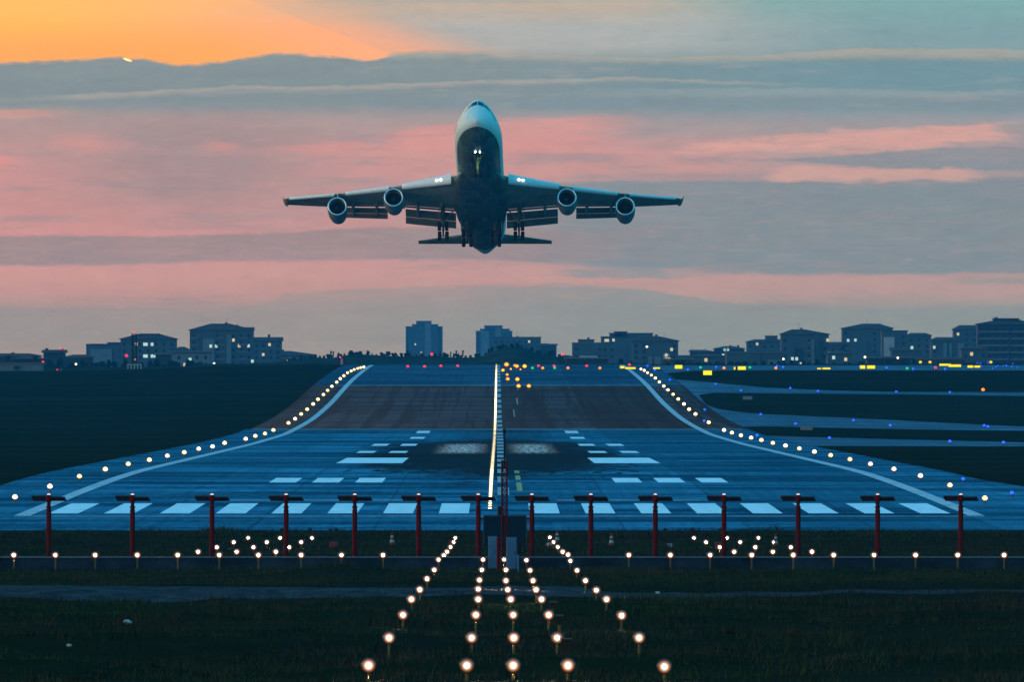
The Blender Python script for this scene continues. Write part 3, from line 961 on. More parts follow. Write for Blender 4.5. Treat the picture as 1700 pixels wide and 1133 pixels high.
for side_, lst in (('left', EL), ('right', ER)):
    for k, (px, py, c) in enumerate(lst):
        d = d_of(py + 2.5)
        sc = 1.0 + .75 * min(1, max(0, (d - 550) / 900.0))
        spawn('edge' + c, pe[c], ((px - 850) * d / F, d, float(H(d)) + .03), f"{'yellow' if c == 'Y' else 'white'} lit edge light, {nth(k + 1)} from near end of {side_} runway edge", f'{side_} runway edge lights', sc)

# centre line lights
M_CL = glow('centre_line_lens', (1.0, 0.84, 0.52), 5.0, 'AUTO', (1.0, 0.66, 0.24))
cl = thing('centre_line_light', (0, 0, 0), 'x', 'runway light', 'bright centre line lights')
p = MB(); p.lathe([(.22, 0), (.22, .02), (.15, .035)], (0, 0, 0), 'z', 10, True, True); p.build('base', M_BASE, cl)
p = MB(); p.lathe([(.14, 0), (.14, .05), (.09, .1), (.01, .12)], (0, 0, .036), 'z', 10, True, True); p.build('lens', M_CL, cl, True)
proto(cl)
d = 560.0; k = 0
while d < 2085:
    spawn('cl', cl, (XC(d) - .62 + (d - 560) * .00035, d, float(H(d)) + .03), 'small bright yellow-white lamp sunk in the runway centre line, one of an unbroken glowing row', None, 1.0 + .6 * min(1, (d - 560) / 900))
    d += 7.5; k += 1

# small coloured lights
SMALL = {
    'blue': glow('blue_lens', (0.01, 0.06, 1.0), 3.5), 'red': glow('red_lens', (1.0, 0.012, 0.04), 2.0), 'amber': glow('amber_lens', (1.0, 0.32, 0.0), 2.6, 'NONE', (1.0, 0.16, 0.0)),
    'green': glow('green_lens', (0.0, 0.6, 0.12), 1.4), 'orange': glow('orange_lens', (1.0, 0.22, 0.0), 2.2), 'yellow': glow('yellow_lens', (1.0, 0.62, 0.0), 1.3)}
ps = {c: make_edge('taxiway_light' if c == 'blue' else 'runway_light', m, f'{c} airfield lights', .13 if c == 'blue' else .16, .34) for c, m in SMALL.items()}


def small(c, px, py, where, sc=1.0, d=None):
    if d is None: d = min(2090.0, d_of(py + 2.0))
    x, y, z = at(px, py, d)
    zz = float(HG(x, y)) + .02
    o = spawn('small' + c, ps[c], (x, y, zz), f'{c} light {where}', None, sc)
    up = z - zz - .26 * sc
    if up > .06:                                          # raise the lens on a taller stem
        for kk in o.children:
            if kk.name.startswith('base'): kk.scale = (1, 1, 1 + up / (.18 * sc))
            else: kk.location = (0, 0, up / sc)
    return o


for k, (px, py) in enumerate([(1312, 647), (1358, 652), (1488, 653), (1577, 654)]): small('blue', px, py, f'along the taxiway below the far grass strip, {nth(k + 1)} from left', 1.5)
for k, (px, py) in enumerate([(1112, 633), (1188, 640), (1230, 651), (1106, 650)]): small('blue', px, py, f'where the far taxiway joins the runway, {nth(k + 1)} of four', 1.5)
for k, (px, py) in enumerate([(1170, 683), (1169, 702), (1263, 691), (1257, 727)]): small('blue', px, py, f'near the taxiway bend by the runway edge, {nth(k + 1)} of four', 1.4)
for k, (px, py) in enumerate([(1321, 707), (1417, 701), (1478, 710), (1634, 710), (1640, 712)]): small('blue', px, py, f'along the middle taxiway, {nth(k + 1)} from left', 1.4)
for k, (px, py) in enumerate([(1377, 731), (1577, 737), (1666, 739)]): small('blue', px, py, f'along the nearest taxiway, {nth(k + 1)} from left', 1.3)
small('blue', 1599, 801, 'on the wide pavement just right of the runway edge row', 1.0)
small('blue', 1680, 825, 'on the pavement at the far right, nearest of all blue lights', 1.0)
for k, (px, py) in enumerate([(1075, 610), (1087, 617), (1142, 616), (1472, 613), (1516, 615), (1569, 615), (1189, 612), (1290, 610), (1300, 612), (1428, 611)]):
    small('blue', px, py, f'on the far crest among yellow signs, {nth(k + 1)} of ten', 1.7)
rb = random.Random(3)
for k in range(14):
    yb = rb.uniform(600.8, 612)
    small('blue', 1622 + k * 5.2 + rb.uniform(-3, 3), yb, f'in the crowded group at the far right apron, {nth(k + 1)} from left', .9, 2120 if yb < 605 else None)
small('orange', 1632, 651, 'glowing alone on the far taxiway at right', 2.0)
for k, (px, py) in enumerate([(901, 614), (943, 614), (996, 614), (1288, 614), (1202, 614)]): small('orange', px, py, f'in the row on the runway crest, {nth(k + 1)} from left', 1.9)
for k, (px, py) in enumerate([(884, 614), (921, 614), (1163, 613), (1245, 613), (1506, 614.5)]): small('green', px, py, f'in the row on the runway crest, {nth(k + 1)} from left', 1.9)
for k, (px, py) in enumerate([(677, 611), (705, 611), (732, 610), (760, 610), (894, 610), (920, 610), (974, 610), (1045, 608), (1553, 613)]): small('red', px, py, f'low on the runway crest, {nth(k + 1)} from left', 1.8)
for k, (px, py) in enumerate([(1528, 607), (1544, 608.5), (1645, 611.5)]): small('yellow', px, py, f'on a stem beyond the far taxiway, {nth(k + 1)} from left', 2.2, 2090)
amb = [(841, 612.5, 3.8), (855, 611.5, 2.6), (858, 614, 3.2), (871, 614, 3.2), (835, 619.5, 2.6), (842, 626, 2.2), (843, 635, 2.8), (859, 635.5, 2.8), (861, 647, 2.8), (878, 647, 2.8), (848, 615, 1.6), (864, 615, 1.4)]
for k, (px, py, sc) in enumerate(amb): small('amber', px, py, f'in the bright cluster beside the centre line crest, {nth(k + 1)} going downhill', sc)

# ------------------------------------------------------------------ yellow lit signs
M_SIGN = glow('sign_face', (1.0, 0.80, 0.0), 1.25)
M_SBLK = mat('sign_black', (0.012, 0.012, 0.012), .5)


def sign(px, py, wpx, hpx, label, lit=True, d=None, black=False):
    d = d or min(2080.0, d_of(max(py + hpx / 2 + 1.0, 606.6)))
    x, y, z = at(px, py, d); w = wpx * d / F * .95; h = hpx * d / F * .85; gz = float(HG(x, y))
    r = thing('taxiway_sign', (x, y, gz), label, 'sign', 'airfield signs')
    z0, z1 = z - gz - h / 2, z - gz + h / 2
    z0 = max(z0, .06)
    f = MB(); f.box(-w / 2 - .05, w / 2 + .05, -.1, .12, z0 - .05, z1 + .05); f.build('housing', M_SBLK if lit else mat('sign_back_grey', (0.13, 0.15, 0.17), .7, var=.15), r)
    f = MB(); f.box(-w / 2, w / 2 if not black else 0, -.118, -.103, z0, z1)
    f.build('face', M_SIGN if lit else mat('sign_face_dull', (0.15, 0.18, 0.2), .6, var=.1), r)
    for s in (-1, 1):
        l = MB(); l.tube((s * w * .35, 0, -.1), (s * w * .35, 0, z0), .04, .04, 6); l.build('leg', M_DARK, r)


for k, (px, py, w, h, lab) in enumerate([
        (1033, 610, 8, 4.5, 'small yellow lit sign at the crest end of the right edge line'),
        (1046.5, 611.6, 18, 3.6, 'long low yellow lit sign just right of the crest end of the edge line'),
        (1090, 611.6, 12, 3, 'thin yellow lit sign, first one right of the runway edge lights'),
        (1126.5, 609.5, 13, 7, 'square yellow lit sign above and left of the lower grass sign'),
        (1174.6, 619.4, 15, 8.5, 'large yellow lit sign standing lowest, in front of the far grass strip'),
        (1231.5, 611.6, 14, 6.6, 'yellow lit sign beside a small black sign on the far crest'),
        (1360, 612.4, 7, 2.4, 'tiny yellow lit dash of a sign, left one of a thin pair'),
        (1372, 612.2, 14, 3, 'thin yellow lit sign, right one of a thin pair'),
        (1432, 609.8, 9, 6.4, 'short yellow lit sign, left one of the pair below the pale bay-window building'),
        (1446, 609.8, 14, 6.2, 'wider yellow lit sign, right one of the pair below the pale bay-window building'),
        (1569, 606, 20, 4, 'yellow lit sign, upper left of four on the right apron'),
        (1585, 607.6, 22, 4.6, 'yellow lit sign overlapping the upper left one of four on the right apron'),
        (1611, 609, 10, 4.4, 'small yellow lit sign, third of four on the right apron'),
        (1622.5, 609, 10, 4, 'yellow lit sign, rightmost of four on the right apron')]):
    sign(px, py, w, h, lab)
sign(1221, 611.8, 6, 5, 'small half black half yellow lit sign on the far crest', black=True)
sign(1241, 662, 16, 7.5, 'dull grey unlit sign in the grass between the two far taxiways', lit=False, d=1585)
sign(1339, 712, 20, 9, 'dull grey unlit sign on the grass strip beside the middle taxiway', lit=False, d=1265)

# ------------------------------------------------------------------ localizer antennas
M_RED = mat('red_mast_paint', (0.105, 0.007, 0.006), .75, spec=.02, var=.2, scale=3)
M_BOOM = mat('dark_boom', (0.022, 0.010, 0.010), .6, spec=.08)
M_TOPL = glow('mast_lamp', (1.0, 0.72, 0.6), 1.1)
la = thing('antenna_mast', (0, 0, 0), 'x', 'antenna', 'red antenna masts in a row')
ZT = 2.72                                                    # boom height above the mast foot
p = MB(); p.lathe([(.105, -1.0), (.105, ZT - .5), (.085, ZT - .45), (.085, ZT - .42), (.12, ZT - .4), (.12, ZT - .36), (.08, ZT - .34), (.07, ZT - .12)], (0, 0, 0), 'z', 12, True, True)
p.build('mast', M_RED, la, 35)
p = MB(); p.lathe([(.1, ZT - .17), (.13, ZT - .1), (.13, ZT + .06), (.1, ZT + .11), (.04, ZT + .13)], (0, 0, 0), 'z', 12, True, True); p.build('hub', M_RED, la, 35)
p = MB(); p.tube((-.72, .06, ZT + .03), (.10, .06, ZT + .03), .07, .07, 10); p.tube((-.1, -.05, ZT - .0), (.68, -.05, ZT - .0), .062, .062, 10)
p.tube((-.66, .0, ZT - .075), (.73, .0, ZT - .075), .05, .05, 10)
p.build('boom', M_BOOM, la, 35)
p = MB(); p.lathe([(.075, ZT + .132), (.07, ZT + .155), (.04, ZT + .18), (.005, ZT + .19)], (0, 0, 0), 'z', 10, True, True); p.build('top_lamp', M_TOPL, la, True)
proto(la)
AX = [81, 220, 352, 475, 589, 695, 794, 883, 981, 1088, 1202, 1325, 1457, 1595]
for k, px in enumerate(AX):
    x, y, z = at(px, 827.5, 350.5)
    lab = f'red antenna mast with dark T-shaped boom, {nth(k + 1)} from left in the row'
    spawn('ant', la, (x, y, z - ZT), lab)

# lattice mast with whip antenna
x, y, _ = at(837.5, 0, 346); zb = float(HG(x, y)); z1 = at(0, 765, 346)[2] - zb; z2 = at(0, 714, 346)[2] - zb
y = 345.6
lm = thing('lattice_mast', (x, y, zb), 'tall slim red lattice mast with a thin whip pole and a cross rod on top', 'mast')
p = MB(); hw = .105
cs = [(-hw, -hw), (hw, -hw), (hw, hw), (-hw, hw)]
for cx, cy in cs: p.tube((cx, cy, -.1), (cx, cy, z1), .036, .036, 6)
zz = .05; fl = 0
while zz < z1 - .2:
    for q in range(4):
        a, b_ = cs[q], cs[(q + 1) % 4]
        if fl: a, b_ = b_, a
        p.tube((a[0], a[1], zz), (b_[0], b_[1], zz + .2), .021, .021, 5)
        p.tube((cs[q][0], cs[q][1], zz), (cs[(q + 1) % 4][0], cs[(q + 1) % 4][1], zz), .018, .018, 5)
    zz += .2; fl = 1 - fl
p.box(-hw - .02, hw + .02, -hw - .02, hw + .02, z1 - .01, z1 + .02)
p.build('lattice', mat('dark_red_lattice', (0.09, 0.008, 0.008), .7, spec=.04), lm)
p = MB(); p.tube((0, 0, z1 - .3), (0, 0, z2), .04, .03, 8); p.lathe([(.03, z2 - .16), (.06, z2 - .1), (.06, z2 + .0), (.02, z2 + .05)], (0, 0, 0), 'z', 10, True, True)
p.build('whip_pole', M_BOOM, lm)
p = MB(); p.tube((-.8, 0, z2 - .06), (.8, 0, z2 - .06), .012, .012, 6); p.build('cross_rod', M_BOOM, lm)

# panel on rails between the two middle antennas
xa, xb = at(804, 0, 352)[0], at(873, 0, 352)[0]; zt, zl = at(0, 858, 352)[2], at(0, 906, 352)[2]
pn = thing('monitor_panel', ((xa + xb) / 2, 352, float(HG(0, 352))), 'dark blue-grey rectangular panel on red rails behind the lattice mast', 'panel')
g0 = pn.location.z; hw = (xb - xa) / 2
p = MB(); p.box(-hw, hw, -.03, .03, zl - g0, zt - g0)
p.build('board', mat('panel_paint', (0.012, 0.028, 0.046), .9, spec=.0, var=.12), pn)
p = MB()
p.box(-hw - .03, hw + .03, -.05, .05, zt - g0 + .003, zt - g0 + .05); p.box(-hw - .05, -hw - .003, -.05, .05, zl - g0, zt - g0); p.box(hw + .003, hw + .05, -.05, .05, zl - g0, zt - g0)
p.build('frame', mat('panel_frame', (0.035, 0.05, 0.065), .6), pn)
for zr in (862, 899.5):
    zq = at(0, zr, 352)[2] - g0
    p = MB(); p.tube((at(792, 0, 352)[0] - pn.location.x, .09, zq), (at(886, 0, 352)[0] - pn.location.x, .09, zq), .03, .03, 8); p.build('rail', M_BOOM, pn)
for s in (-1, 1):
    p = MB(); p.box(s * hw - s * .25 - .07, s * hw - s * .25 + .07, .04, .18, -.3, zl - g0 + .3); p.build('leg', M_BOOM, pn)
p = MB(); p.tube((-.22, .1, zt - g0 - .2), (-.22, .1, zt - g0 + .42), .1, .1, 10); p.build('vent_pipe', M_BOOM, pn)

# equipment cabinets and posts before the wall
M_CAB = mat('cabinet_white', (0.07, 0.15, 0.25), .8, spec=.0, var=.08)


def cabinet(px0, px1, y0, y1, d, label):
    xa, xb = at(px0, 0, d)[0], at(px1, 0, d)[0]; x = (xa + xb) / 2; g0 = float(HG(x, d)); zt = at(0, y0, d)[2] - g0; zb = min(at(0, y1, d)[2] - g0, .05)
    r = thing('equipment_cabinet', (x, d, g0), label, 'cabinet', 'pale equipment cabinets'); hw = (xb - xa) / 2
    bm = bmesh.new(); bmesh.ops.create_cube(bm, size=1)
    for v in bm.verts: v.co = Vector((v.co.x * 2 * hw, v.co.y * .36, v.co.z * (zt - zb) + (zt + zb) / 2))
    bmesh.ops.bevel(bm, geom=bm.edges[:], offset=.035, segments=3, affect='EDGES', profile=.5)
    me = bpy.data.meshes.new('body'); bm.to_mesh(me); bm.free(); me.materials.append(M_CAB); obj('body', me, r)
    p = MB(); p.box(-hw + .04, hw - .04, -.19, -.183, zb + .12, zt - .14); p.build('door', mat('cabinet_door', (0.06, 0.13, 0.22), .8, spec=.0, var=.06), r)
    p = MB(); p.box(hw - .1, hw - .075, -.2, -.191, zt * .5, zt * .5 + .12); p.build('handle', M_BOOM, r)
    p = MB(); p.box(-hw - .015, hw + .015, -.2, .2, zt - .06, zt + .015); p.build('lid', M_CAB, r)
    p = MB(); p.box(-hw - .05, hw + .05, -.25, .25, -.3, zb - .003); p.build('plinth', mat('weathered_concrete', (.1, .1, .1)), r)


cabinet(810.5, 824.5, 892, 927, 343.5, 'pale narrow equipment cabinet standing left of the lattice mast')
cabinet(840.5, 857.5, 893.5, 942, 341, 'taller pale equipment cabinet standing right of the lattice mast')


def post(px, y0, y1, d, r, m, label, name='marker_post'):
    x = at(px, 0, d)[0]; g0 = float(HG(x, d)); zt = at(0, y0, d)[2] - g0
    p = MB(); p.lathe([(r, -.3), (r, zt - .03), (r * .7, zt)], (0, 0, 0), 'z', 10, True, True)
    o = p.build(name, m); o.location = (x, d, g0); tag(o, label, 'post')


post(860, 922, 952, 336, .04, M_CAB, 'thin pale post in the grass right of the taller cabinet')
post(827.3, 893, 950, 339, .07, M_RED, 'stout red post between the two pale cabinets')

# traffic cones and other small things in the grass
M_CONE = mat('cone_orange', (0.2, 0.025, 0.01), .7, spec=.1); M_CW = mat('cone_white', (0.28, 0.31, 0.33), .7, spec=.03)


def cone(px, pyb, d, label, rot=(0, 0, 0)):
    x = at(px, 0, d)[0]; z = at(0, pyb, d)[2]; z = max(z, float(HG(x, d)) + .02)
    r = thing('traffic_cone', (x, d, z), label, 'cone', 'traffic cones in the grass'); r.rotation_euler = rot
    p = MB(); p.box(-.19, .19, -.19, .19, 0, .04); p.build('base', M_DARK, r)
    p = MB(); p.lathe([(.14, .041), (.045, .66), (.03, .68)], (0, 0, 0), 'z', 12, False, True); p.build('shell', M_CONE, r, True)
    for a, b_ in ((.16, .30), (.42, .52)):
        p = MB(); ra = lambda h: .14 - (h - .041) * .1535 + .004
        p.lathe([(ra(a), a), (ra(b_), b_)], (0, 0, 0), 'z', 12); p.build('band', M_CW, r, True)


cone(651, 906, 455, 'upright banded traffic cone between the fifth and sixth red masts')
cone(925, 902, 462, 'upright banded traffic cone behind the outer right lights near the panel')
cone(1015, 907, 452, 'upright banded traffic cone between the two red masts right of the panel')
cone(1288, 908, 450, 'upright banded traffic cone inside the right cluster of lights')
cone(908, 906, 455, 'toppled traffic cone lying beside the outer right light file', (R(82), 0, R(35)))
cone(1115, 908, 450, 'toppled traffic cone lying in the grass beside the tenth red mast', (R(80), 0, R(-30)))


def crate(px, py, d, w, h, m, label):
    x = at(px, 0, d)[0]; g0 = float(HG(x, d)); zt = at(0, py - h * .5, d)[2] - g0; W_ = w * d / F / 2; hh = h * d / F
    r = thing('junction_box', (x, d, g0), label, 'box', 'junction boxes in the grass')
    p = MB(); p.box(-W_, W_, -.12, .12, zt - hh, zt); p.build('body', m, r)
    p = MB(); p.box(-W_ - .02, W_ + .02, -.14, .14, zt + .003, zt + .03); p.build('lid', mat('box_lid', (0.07, 0.065, 0.055), .8, spec=.05), r)
    if zt - hh > .05:
        p = MB(); p.tube((0, 0, -.2), (0, 0, zt - hh), .035, .035, 8); p.build('post', M_POSTY, r)


M_RBOX = mat('red_box', (0.20, 0.02, 0.025), .7, var=.2); M_BBOX = mat('brown_box', (0.03, 0.024, 0.018), .9, spec=.05, var=.3)
crate(553, 905, 452, 13, 8, M_RBOX, 'red box in the grass left of the fifth red mast')
crate(750, 902, 456, 10, 7, M_RBOX, 'dark red box beside the outer left file of lights')
crate(1192, 905, 452, 11, 7, M_RBOX, 'dark red box in the right cluster by the eleventh red mast')
crate(918, 1006, 226, 11, 9, M_BBOX, 'brown box, farthest of three beside the inner right file')
crate(929, 1031, 205, 11, 14, M_BBOX, 'brown box, middle of three beside the inner right file')
crate(940, 1076, 176, 16, 26, M_BBOX, 'large brown box, nearest of three beside the inner right file')
# scraps of white litter
def litter(px, py, d, s, label):
    x = at(px, 0, d)[0]; rg = random.Random(px)
    bm = bmesh.new(); bmesh.ops.create_icosphere(bm, subdivisions=2, radius=s)
    for v in bm.verts: v.co = Vector((v.co.x * 1.3, v.co.y, v.co.z * .7)) * rg.uniform(.6, 1.25)
    me = bpy.data.meshes.new('litter'); bm.to_mesh(me); bm.free(); me.materials.append(mat('white_plastic', (0.38, 0.40, 0.40), .8, spec=.05))
    o = obj('plastic_bag', me, None, (x, d, float(HG(x, d)) + .12)); tag(o, label, 'litter')


litter(212, 1022, 208, .085, 'crumpled white plastic bag lying in the dark grass at left')
litter(115, 1046, 192, .05, 'small white plastic scrap in the grass, left of the larger bag')
litter(1092, 966, 283, .06, 'small white plastic scrap in the grass right of the outer right file')


def bush(px, py, d, w, h, label, seed):
    x = at(px, 0, d)[0]
    r = thing('bush', (x, d, float(HG(x, d)) - .03), label, 'bush', 'low dark bushes in the foreground grass')
    rg = random.Random(seed); bl = []
    for k in range(7): bl.append((rg.uniform(-.6, .6) * w, rg.uniform(-.5, .5) * w, rg.uniform(.2, .62) * h, w * rg.uniform(.3, .5), w * rg.uniform(.3, .5), h * rg.uniform(.3, .45)))
    cm = MB(); leaf_cloud(cm, bl, 700, .05, seed); cm.build('foliage', M_BUSH, r)
    st = MB()
    for k in range(5): st.tube((0, 0, 0), (rg.uniform(-.5, .5) * w, rg.uniform(-.4, .4) * w, h * .6), .012, .005, 5)
    st.build('stem', M_BARK, r)


bush(1365, 1018, 211, .55, .36, 'largest dark bush in the grass at right', 1)
bush(1196, 1064, 179, .34, .22, 'dark bush in the grass right of the outer right file', 2)
bush(1430, 1026, 206, .2, .16, 'small dark tuft bush just right of the largest bush', 3)
bush(1670, 1057, 184, .5, .2, 'low dark bush near the right border of the grass', 4)
bush(295, 985, 262, .42, .25, 'dark bush beside the gravel path at left', 5)
bush(160, 1092, 163, .3, .16, 'low dark bush at left below the plastic bag', 6)

# ------------------------------------------------------------------ aircraft
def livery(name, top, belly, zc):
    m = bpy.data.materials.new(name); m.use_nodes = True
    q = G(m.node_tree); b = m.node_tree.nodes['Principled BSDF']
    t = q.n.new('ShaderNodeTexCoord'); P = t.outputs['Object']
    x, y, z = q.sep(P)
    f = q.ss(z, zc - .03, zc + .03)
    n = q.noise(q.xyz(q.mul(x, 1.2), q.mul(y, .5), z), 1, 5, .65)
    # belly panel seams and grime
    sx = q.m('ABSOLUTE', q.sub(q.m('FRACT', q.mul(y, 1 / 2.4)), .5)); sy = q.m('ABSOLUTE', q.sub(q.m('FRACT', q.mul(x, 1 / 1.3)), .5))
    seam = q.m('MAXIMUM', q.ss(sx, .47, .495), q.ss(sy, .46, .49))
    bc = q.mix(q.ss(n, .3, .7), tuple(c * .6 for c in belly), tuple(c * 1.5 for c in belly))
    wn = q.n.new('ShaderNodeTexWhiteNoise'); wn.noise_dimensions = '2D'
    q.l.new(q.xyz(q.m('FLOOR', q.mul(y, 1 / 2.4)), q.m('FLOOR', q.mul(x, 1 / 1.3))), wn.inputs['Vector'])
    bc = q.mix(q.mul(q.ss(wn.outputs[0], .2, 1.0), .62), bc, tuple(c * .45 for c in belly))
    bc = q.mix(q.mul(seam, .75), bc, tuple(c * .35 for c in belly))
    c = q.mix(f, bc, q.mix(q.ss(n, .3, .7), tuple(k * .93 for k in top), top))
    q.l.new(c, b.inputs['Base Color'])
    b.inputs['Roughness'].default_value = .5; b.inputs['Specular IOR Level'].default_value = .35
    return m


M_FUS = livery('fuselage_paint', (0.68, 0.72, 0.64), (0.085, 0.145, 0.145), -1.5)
M_WING = mat('wing_grey', (0.30, 0.29, 0.21), .5, spec=.25, var=.25, scale=.5)
M_FLAP = mat('flap_grey', (0.15, 0.15, 0.12), .5, spec=.2, var=.2, scale=.7)
M_SLAT = mat('slat_metal', (0.82, 0.81, 0.77), .4, metal=.0, spec=.5, var=.08)
M_LIP = mat('intake_metal', (0.72, 0.74, 0.74), .28, metal=.75)
M_NAC = mat('nacelle_paint', (0.20, 0.25, 0.22), .42, spec=.35, var=.15, scale=.8)
M_FAN = mat('fan_metal', (0.055, 0.06, 0.065), .4, metal=.5)
M_INT = mat('intake_dark', (0.02, 0.022, 0.024), .6)
M_GEAR = mat('gear_metal', (0.11, 0.12, 0.12), .45, metal=.35)
M_GEARG = mat('lamplit_gear', (0.42, 0.44, 0.10), .5)  # yellow-green light of the taxi lamps put into the nose gear colour
M_TYRE = mat('rubber_tyre', (0.012, 0.012, 0.013), .85)
M_GLASS = mat('cockpit_glass', (0.006, 0.007, 0.008), .15, spec=.2)
M_LAND = glow('landing_lens', (1.0, 0.86, 0.72), 4.0, 'NONE')
TH, YAW = R(-17.6), R(-0.9)
ac = thing('airliner', (0, 0, 0), 'four-engined white jumbo jet with a dark belly climbing nose-up with its wheels down', 'airplane')
ac.rotation_euler = (TH, 0, YAW)
rot = Matrix.Rotation(YAW, 3, 'Z') @ Matrix.Rotation(TH, 3, 'X')
cock = rot @ Vector((0, 4.8 - 30, 3.6))
dc = 1244 + cock.y
ac.location = Vector(at(793, 171, dc)) - cock


def LP(t, z, x=0.0): return (x, t - 30.0, z)


# t, half width, top, bottom, mid height, narrowing of the crown
FS = [(0, .04, -.72, -.86, -.79, 0), (.4, .72, -.05, -1.42, -.76, 0), (1.2, 1.42, .75, -1.98, -.68, 0), (2.4, 2.08, 1.85, -2.5, -.56, .05), (3.6, 2.46, 2.9, -2.85, -.45, .2),
      (4.8, 2.78, 3.9, -3.08, -.35, .3), (6.2, 3.05, 4.62, -3.25, -.22, .37), (8, 3.3, 5.0, -3.36, -.1, .4), (11, 3.45, 5.15, -3.42, 0, .38), (16, 3.48, 5.15, -3.42, 0, .3), (20, 3.48, 5.02, -3.42, 0, .28),
      (24, 3.48, 4.4, -3.42, 0, .18), (28, 3.48, 3.72, -3.42, 0, .05), (32, 3.48, 3.46, -3.42, 0, 0), (46, 3.48, 3.46, -3.42, 0, 0), (50, 3.42, 3.44, -3.1, .1, 0), (54, 3.1, 3.38, -2.3, .45, 0),
      (58, 2.6, 3.28, -1.25, .95, 0), (62, 1.95, 3.1, -.15, 1.5, 0), (65.5, 1.2, 2.8, .75, 1.8, 0), (68, .5, 2.45, 1.5, 1.98, 0), (68.8, .12, 2.15, 1.9, 2.02, 0)]
FA = np.array(FS)


def fus(t):
    i = int(np.clip(np.searchsorted(FA[:, 0], t) - 1, 0, len(FA) - 2))
    h = FA[i + 1, 0] - FA[i, 0]; u = (t - FA[i, 0]) / h

    def tang(k):
        if k <= 0 or k >= len(FA) - 1: return (FA[min(k + 1, len(FA) - 1)] - FA[max(k - 1, 0)]) / max(1e-6, FA[min(k + 1, len(FA) - 1), 0] - FA[max(k - 1, 0), 0])
        return (FA[k + 1] - FA[k - 1]) / (FA[k + 1, 0] - FA[k - 1, 0])
    if FA[i, 0] < 1.2:
        return FA[i] * (1 - u) + FA[i + 1] * u
    a, b_, ta, tb = FA[i], FA[i + 1], tang(i) * h, tang(i + 1) * h
    return (2 * u**3 - 3 * u**2 + 1) * a + (u**3 - 2 * u**2 + u) * ta + (-2 * u**3 + 3 * u**2) * b_ + (u**3 - u**2) * tb


def fpt(t, a, off=0.0):
    _, w, zt, zb, zm, nr = fus(t)
    s, c = math.sin(a), math.cos(a)
    if s >= 0: x = w * c * (1 - nr * s * s * .9); z = zm + (zt - zm) * s
    else: x = w * c; z = zm + (zm - zb) * s
    if off:
        n = Vector((c / max(w, .1), 0, s / max(zt - zm if s > 0 else zm - zb, .1))).normalized(); x += n.x * off; z += n.z * off
    return Vector(LP(t, z, x))


ts = np.concatenate([[0, .1, .25, .4, .6, .8, 1.0, 1.2, 1.6, 2.0, 2.4], np.arange(3, 12, .6), np.arange(12, 50, 1.5), np.arange(50, 68, .9), [68, 68.5, 68.8]])
p = MB(); NR = 72
p.loft([[fpt(t, 2 * math.pi * k / NR) for k in range(NR)] for t in ts])
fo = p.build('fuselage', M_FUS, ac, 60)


def patch(t0, t1, a0, a1, off, n=5):
    p = MB(); i0 = 0
    for i in range(n):
        for j in range(n):
            f = lambda u, v: fpt(t0(v) + (t1(v) - t0(v)) * u if callable(t0) else t0 + (t1 - t0) * u, a0 + (a1 - a0) * v, off)
            p.quad(f(i / n, j / n), f((i + 1) / n, j / n), f((i + 1) / n, (j + 1) / n), f(i / n, (j + 1) / n))
    return p


def ang_for(t, z):
    _, w, zt, zb, zm, nr = fus(t)
    return math.asin(max(-1, min(1, (z - zm) / ((zt - zm) if z > zm else (zm - zb)))))


# cockpit glazing: three panes a side, following the fuselage skin
def glaze(t_lo, z_lo, t_hi, z_hi, xa, xb):
    pass


for s in (-1, 1):
    for (u0, u1) in ((.03, .46), (.5, .9), (.94, 1.3)):
        p = MB(); nn = 5
        def gp(u, v):
            # u: angle off the crown, v: along the slope of the windscreen
            t = 3.55 + 1.15 * v + 1.25 * max(0, u - .35) ** 1.2
            return fpt(t, math.pi / 2 - s * u * (1.0 - .06 * v), .025)
        for i in range(nn):
            for j in range(nn):
                p.quad(gp(u0 + (u1 - u0) * i / nn, j / nn), gp(u0 + (u1 - u0) * (i + 1) / nn, j / nn), gp(u0 + (u1 - u0) * (i + 1) / nn, (j + 1) / nn), gp(u0 + (u1 - u0) * i / nn, (j + 1) / nn))
        p.build('cockpit_window', M_GLASS, ac)
# cabin windows: upper deck and main deck
wm = None
for s in (-1, 1):
    for tlist, z in ((np.arange(9.2, 20, 1.05), 3.1), (np.arange(6.6, 19, .9), .75)):
        for t in tlist:
            a = ang_for(t, z); a = a if s > 0 else math.pi - a
            c = fpt(t, a, .02); o1 = fpt(t, a + .02 * s, .02); nrm = (c - fpt(t, a, -.3)).normalized()
            up = (o1 - c).normalized()
            if wm is None:
                q = MB(); q.lathe([(.0, .012), (.12, .01), (.14, -.02)], (0, 0, 0), 'z', 8); wm = q.mesh('cabin_window', M_GLASS)
            o = obj('cabin_window', wm, ac, c)
            o.rotation_euler = nrm.to_track_quat('Z', 'Y').to_euler(); o.scale = (1.0, 1.35, 1)
# lettering-like dark title is too small to read in the photo and stays as the window rows

# wing-body fairing
p = MB(); rings = []
for t in np.linspace(18.5, 43, 26):
    u = (t - 18.5) / 24.5; b_ = math.sin(math.pi * u) ** .45
    ring = []
    for k in range(40):
        a = 2 * math.pi * k / 40
        x = (2.6 + 1.3 * b_) * math.copysign(abs(math.cos(a)) ** .72, math.cos(a)); z = -2.35 - .1 * b_ + (.45 + 1.05 * b_) * math.copysign(abs(math.sin(a)) ** .75, math.sin(a))
        ring.append(Vector(LP(t, z, x)))
    rings.append(ring)
p.loft(rings); p.build('belly_fairing', M_FUS, ac, 60)


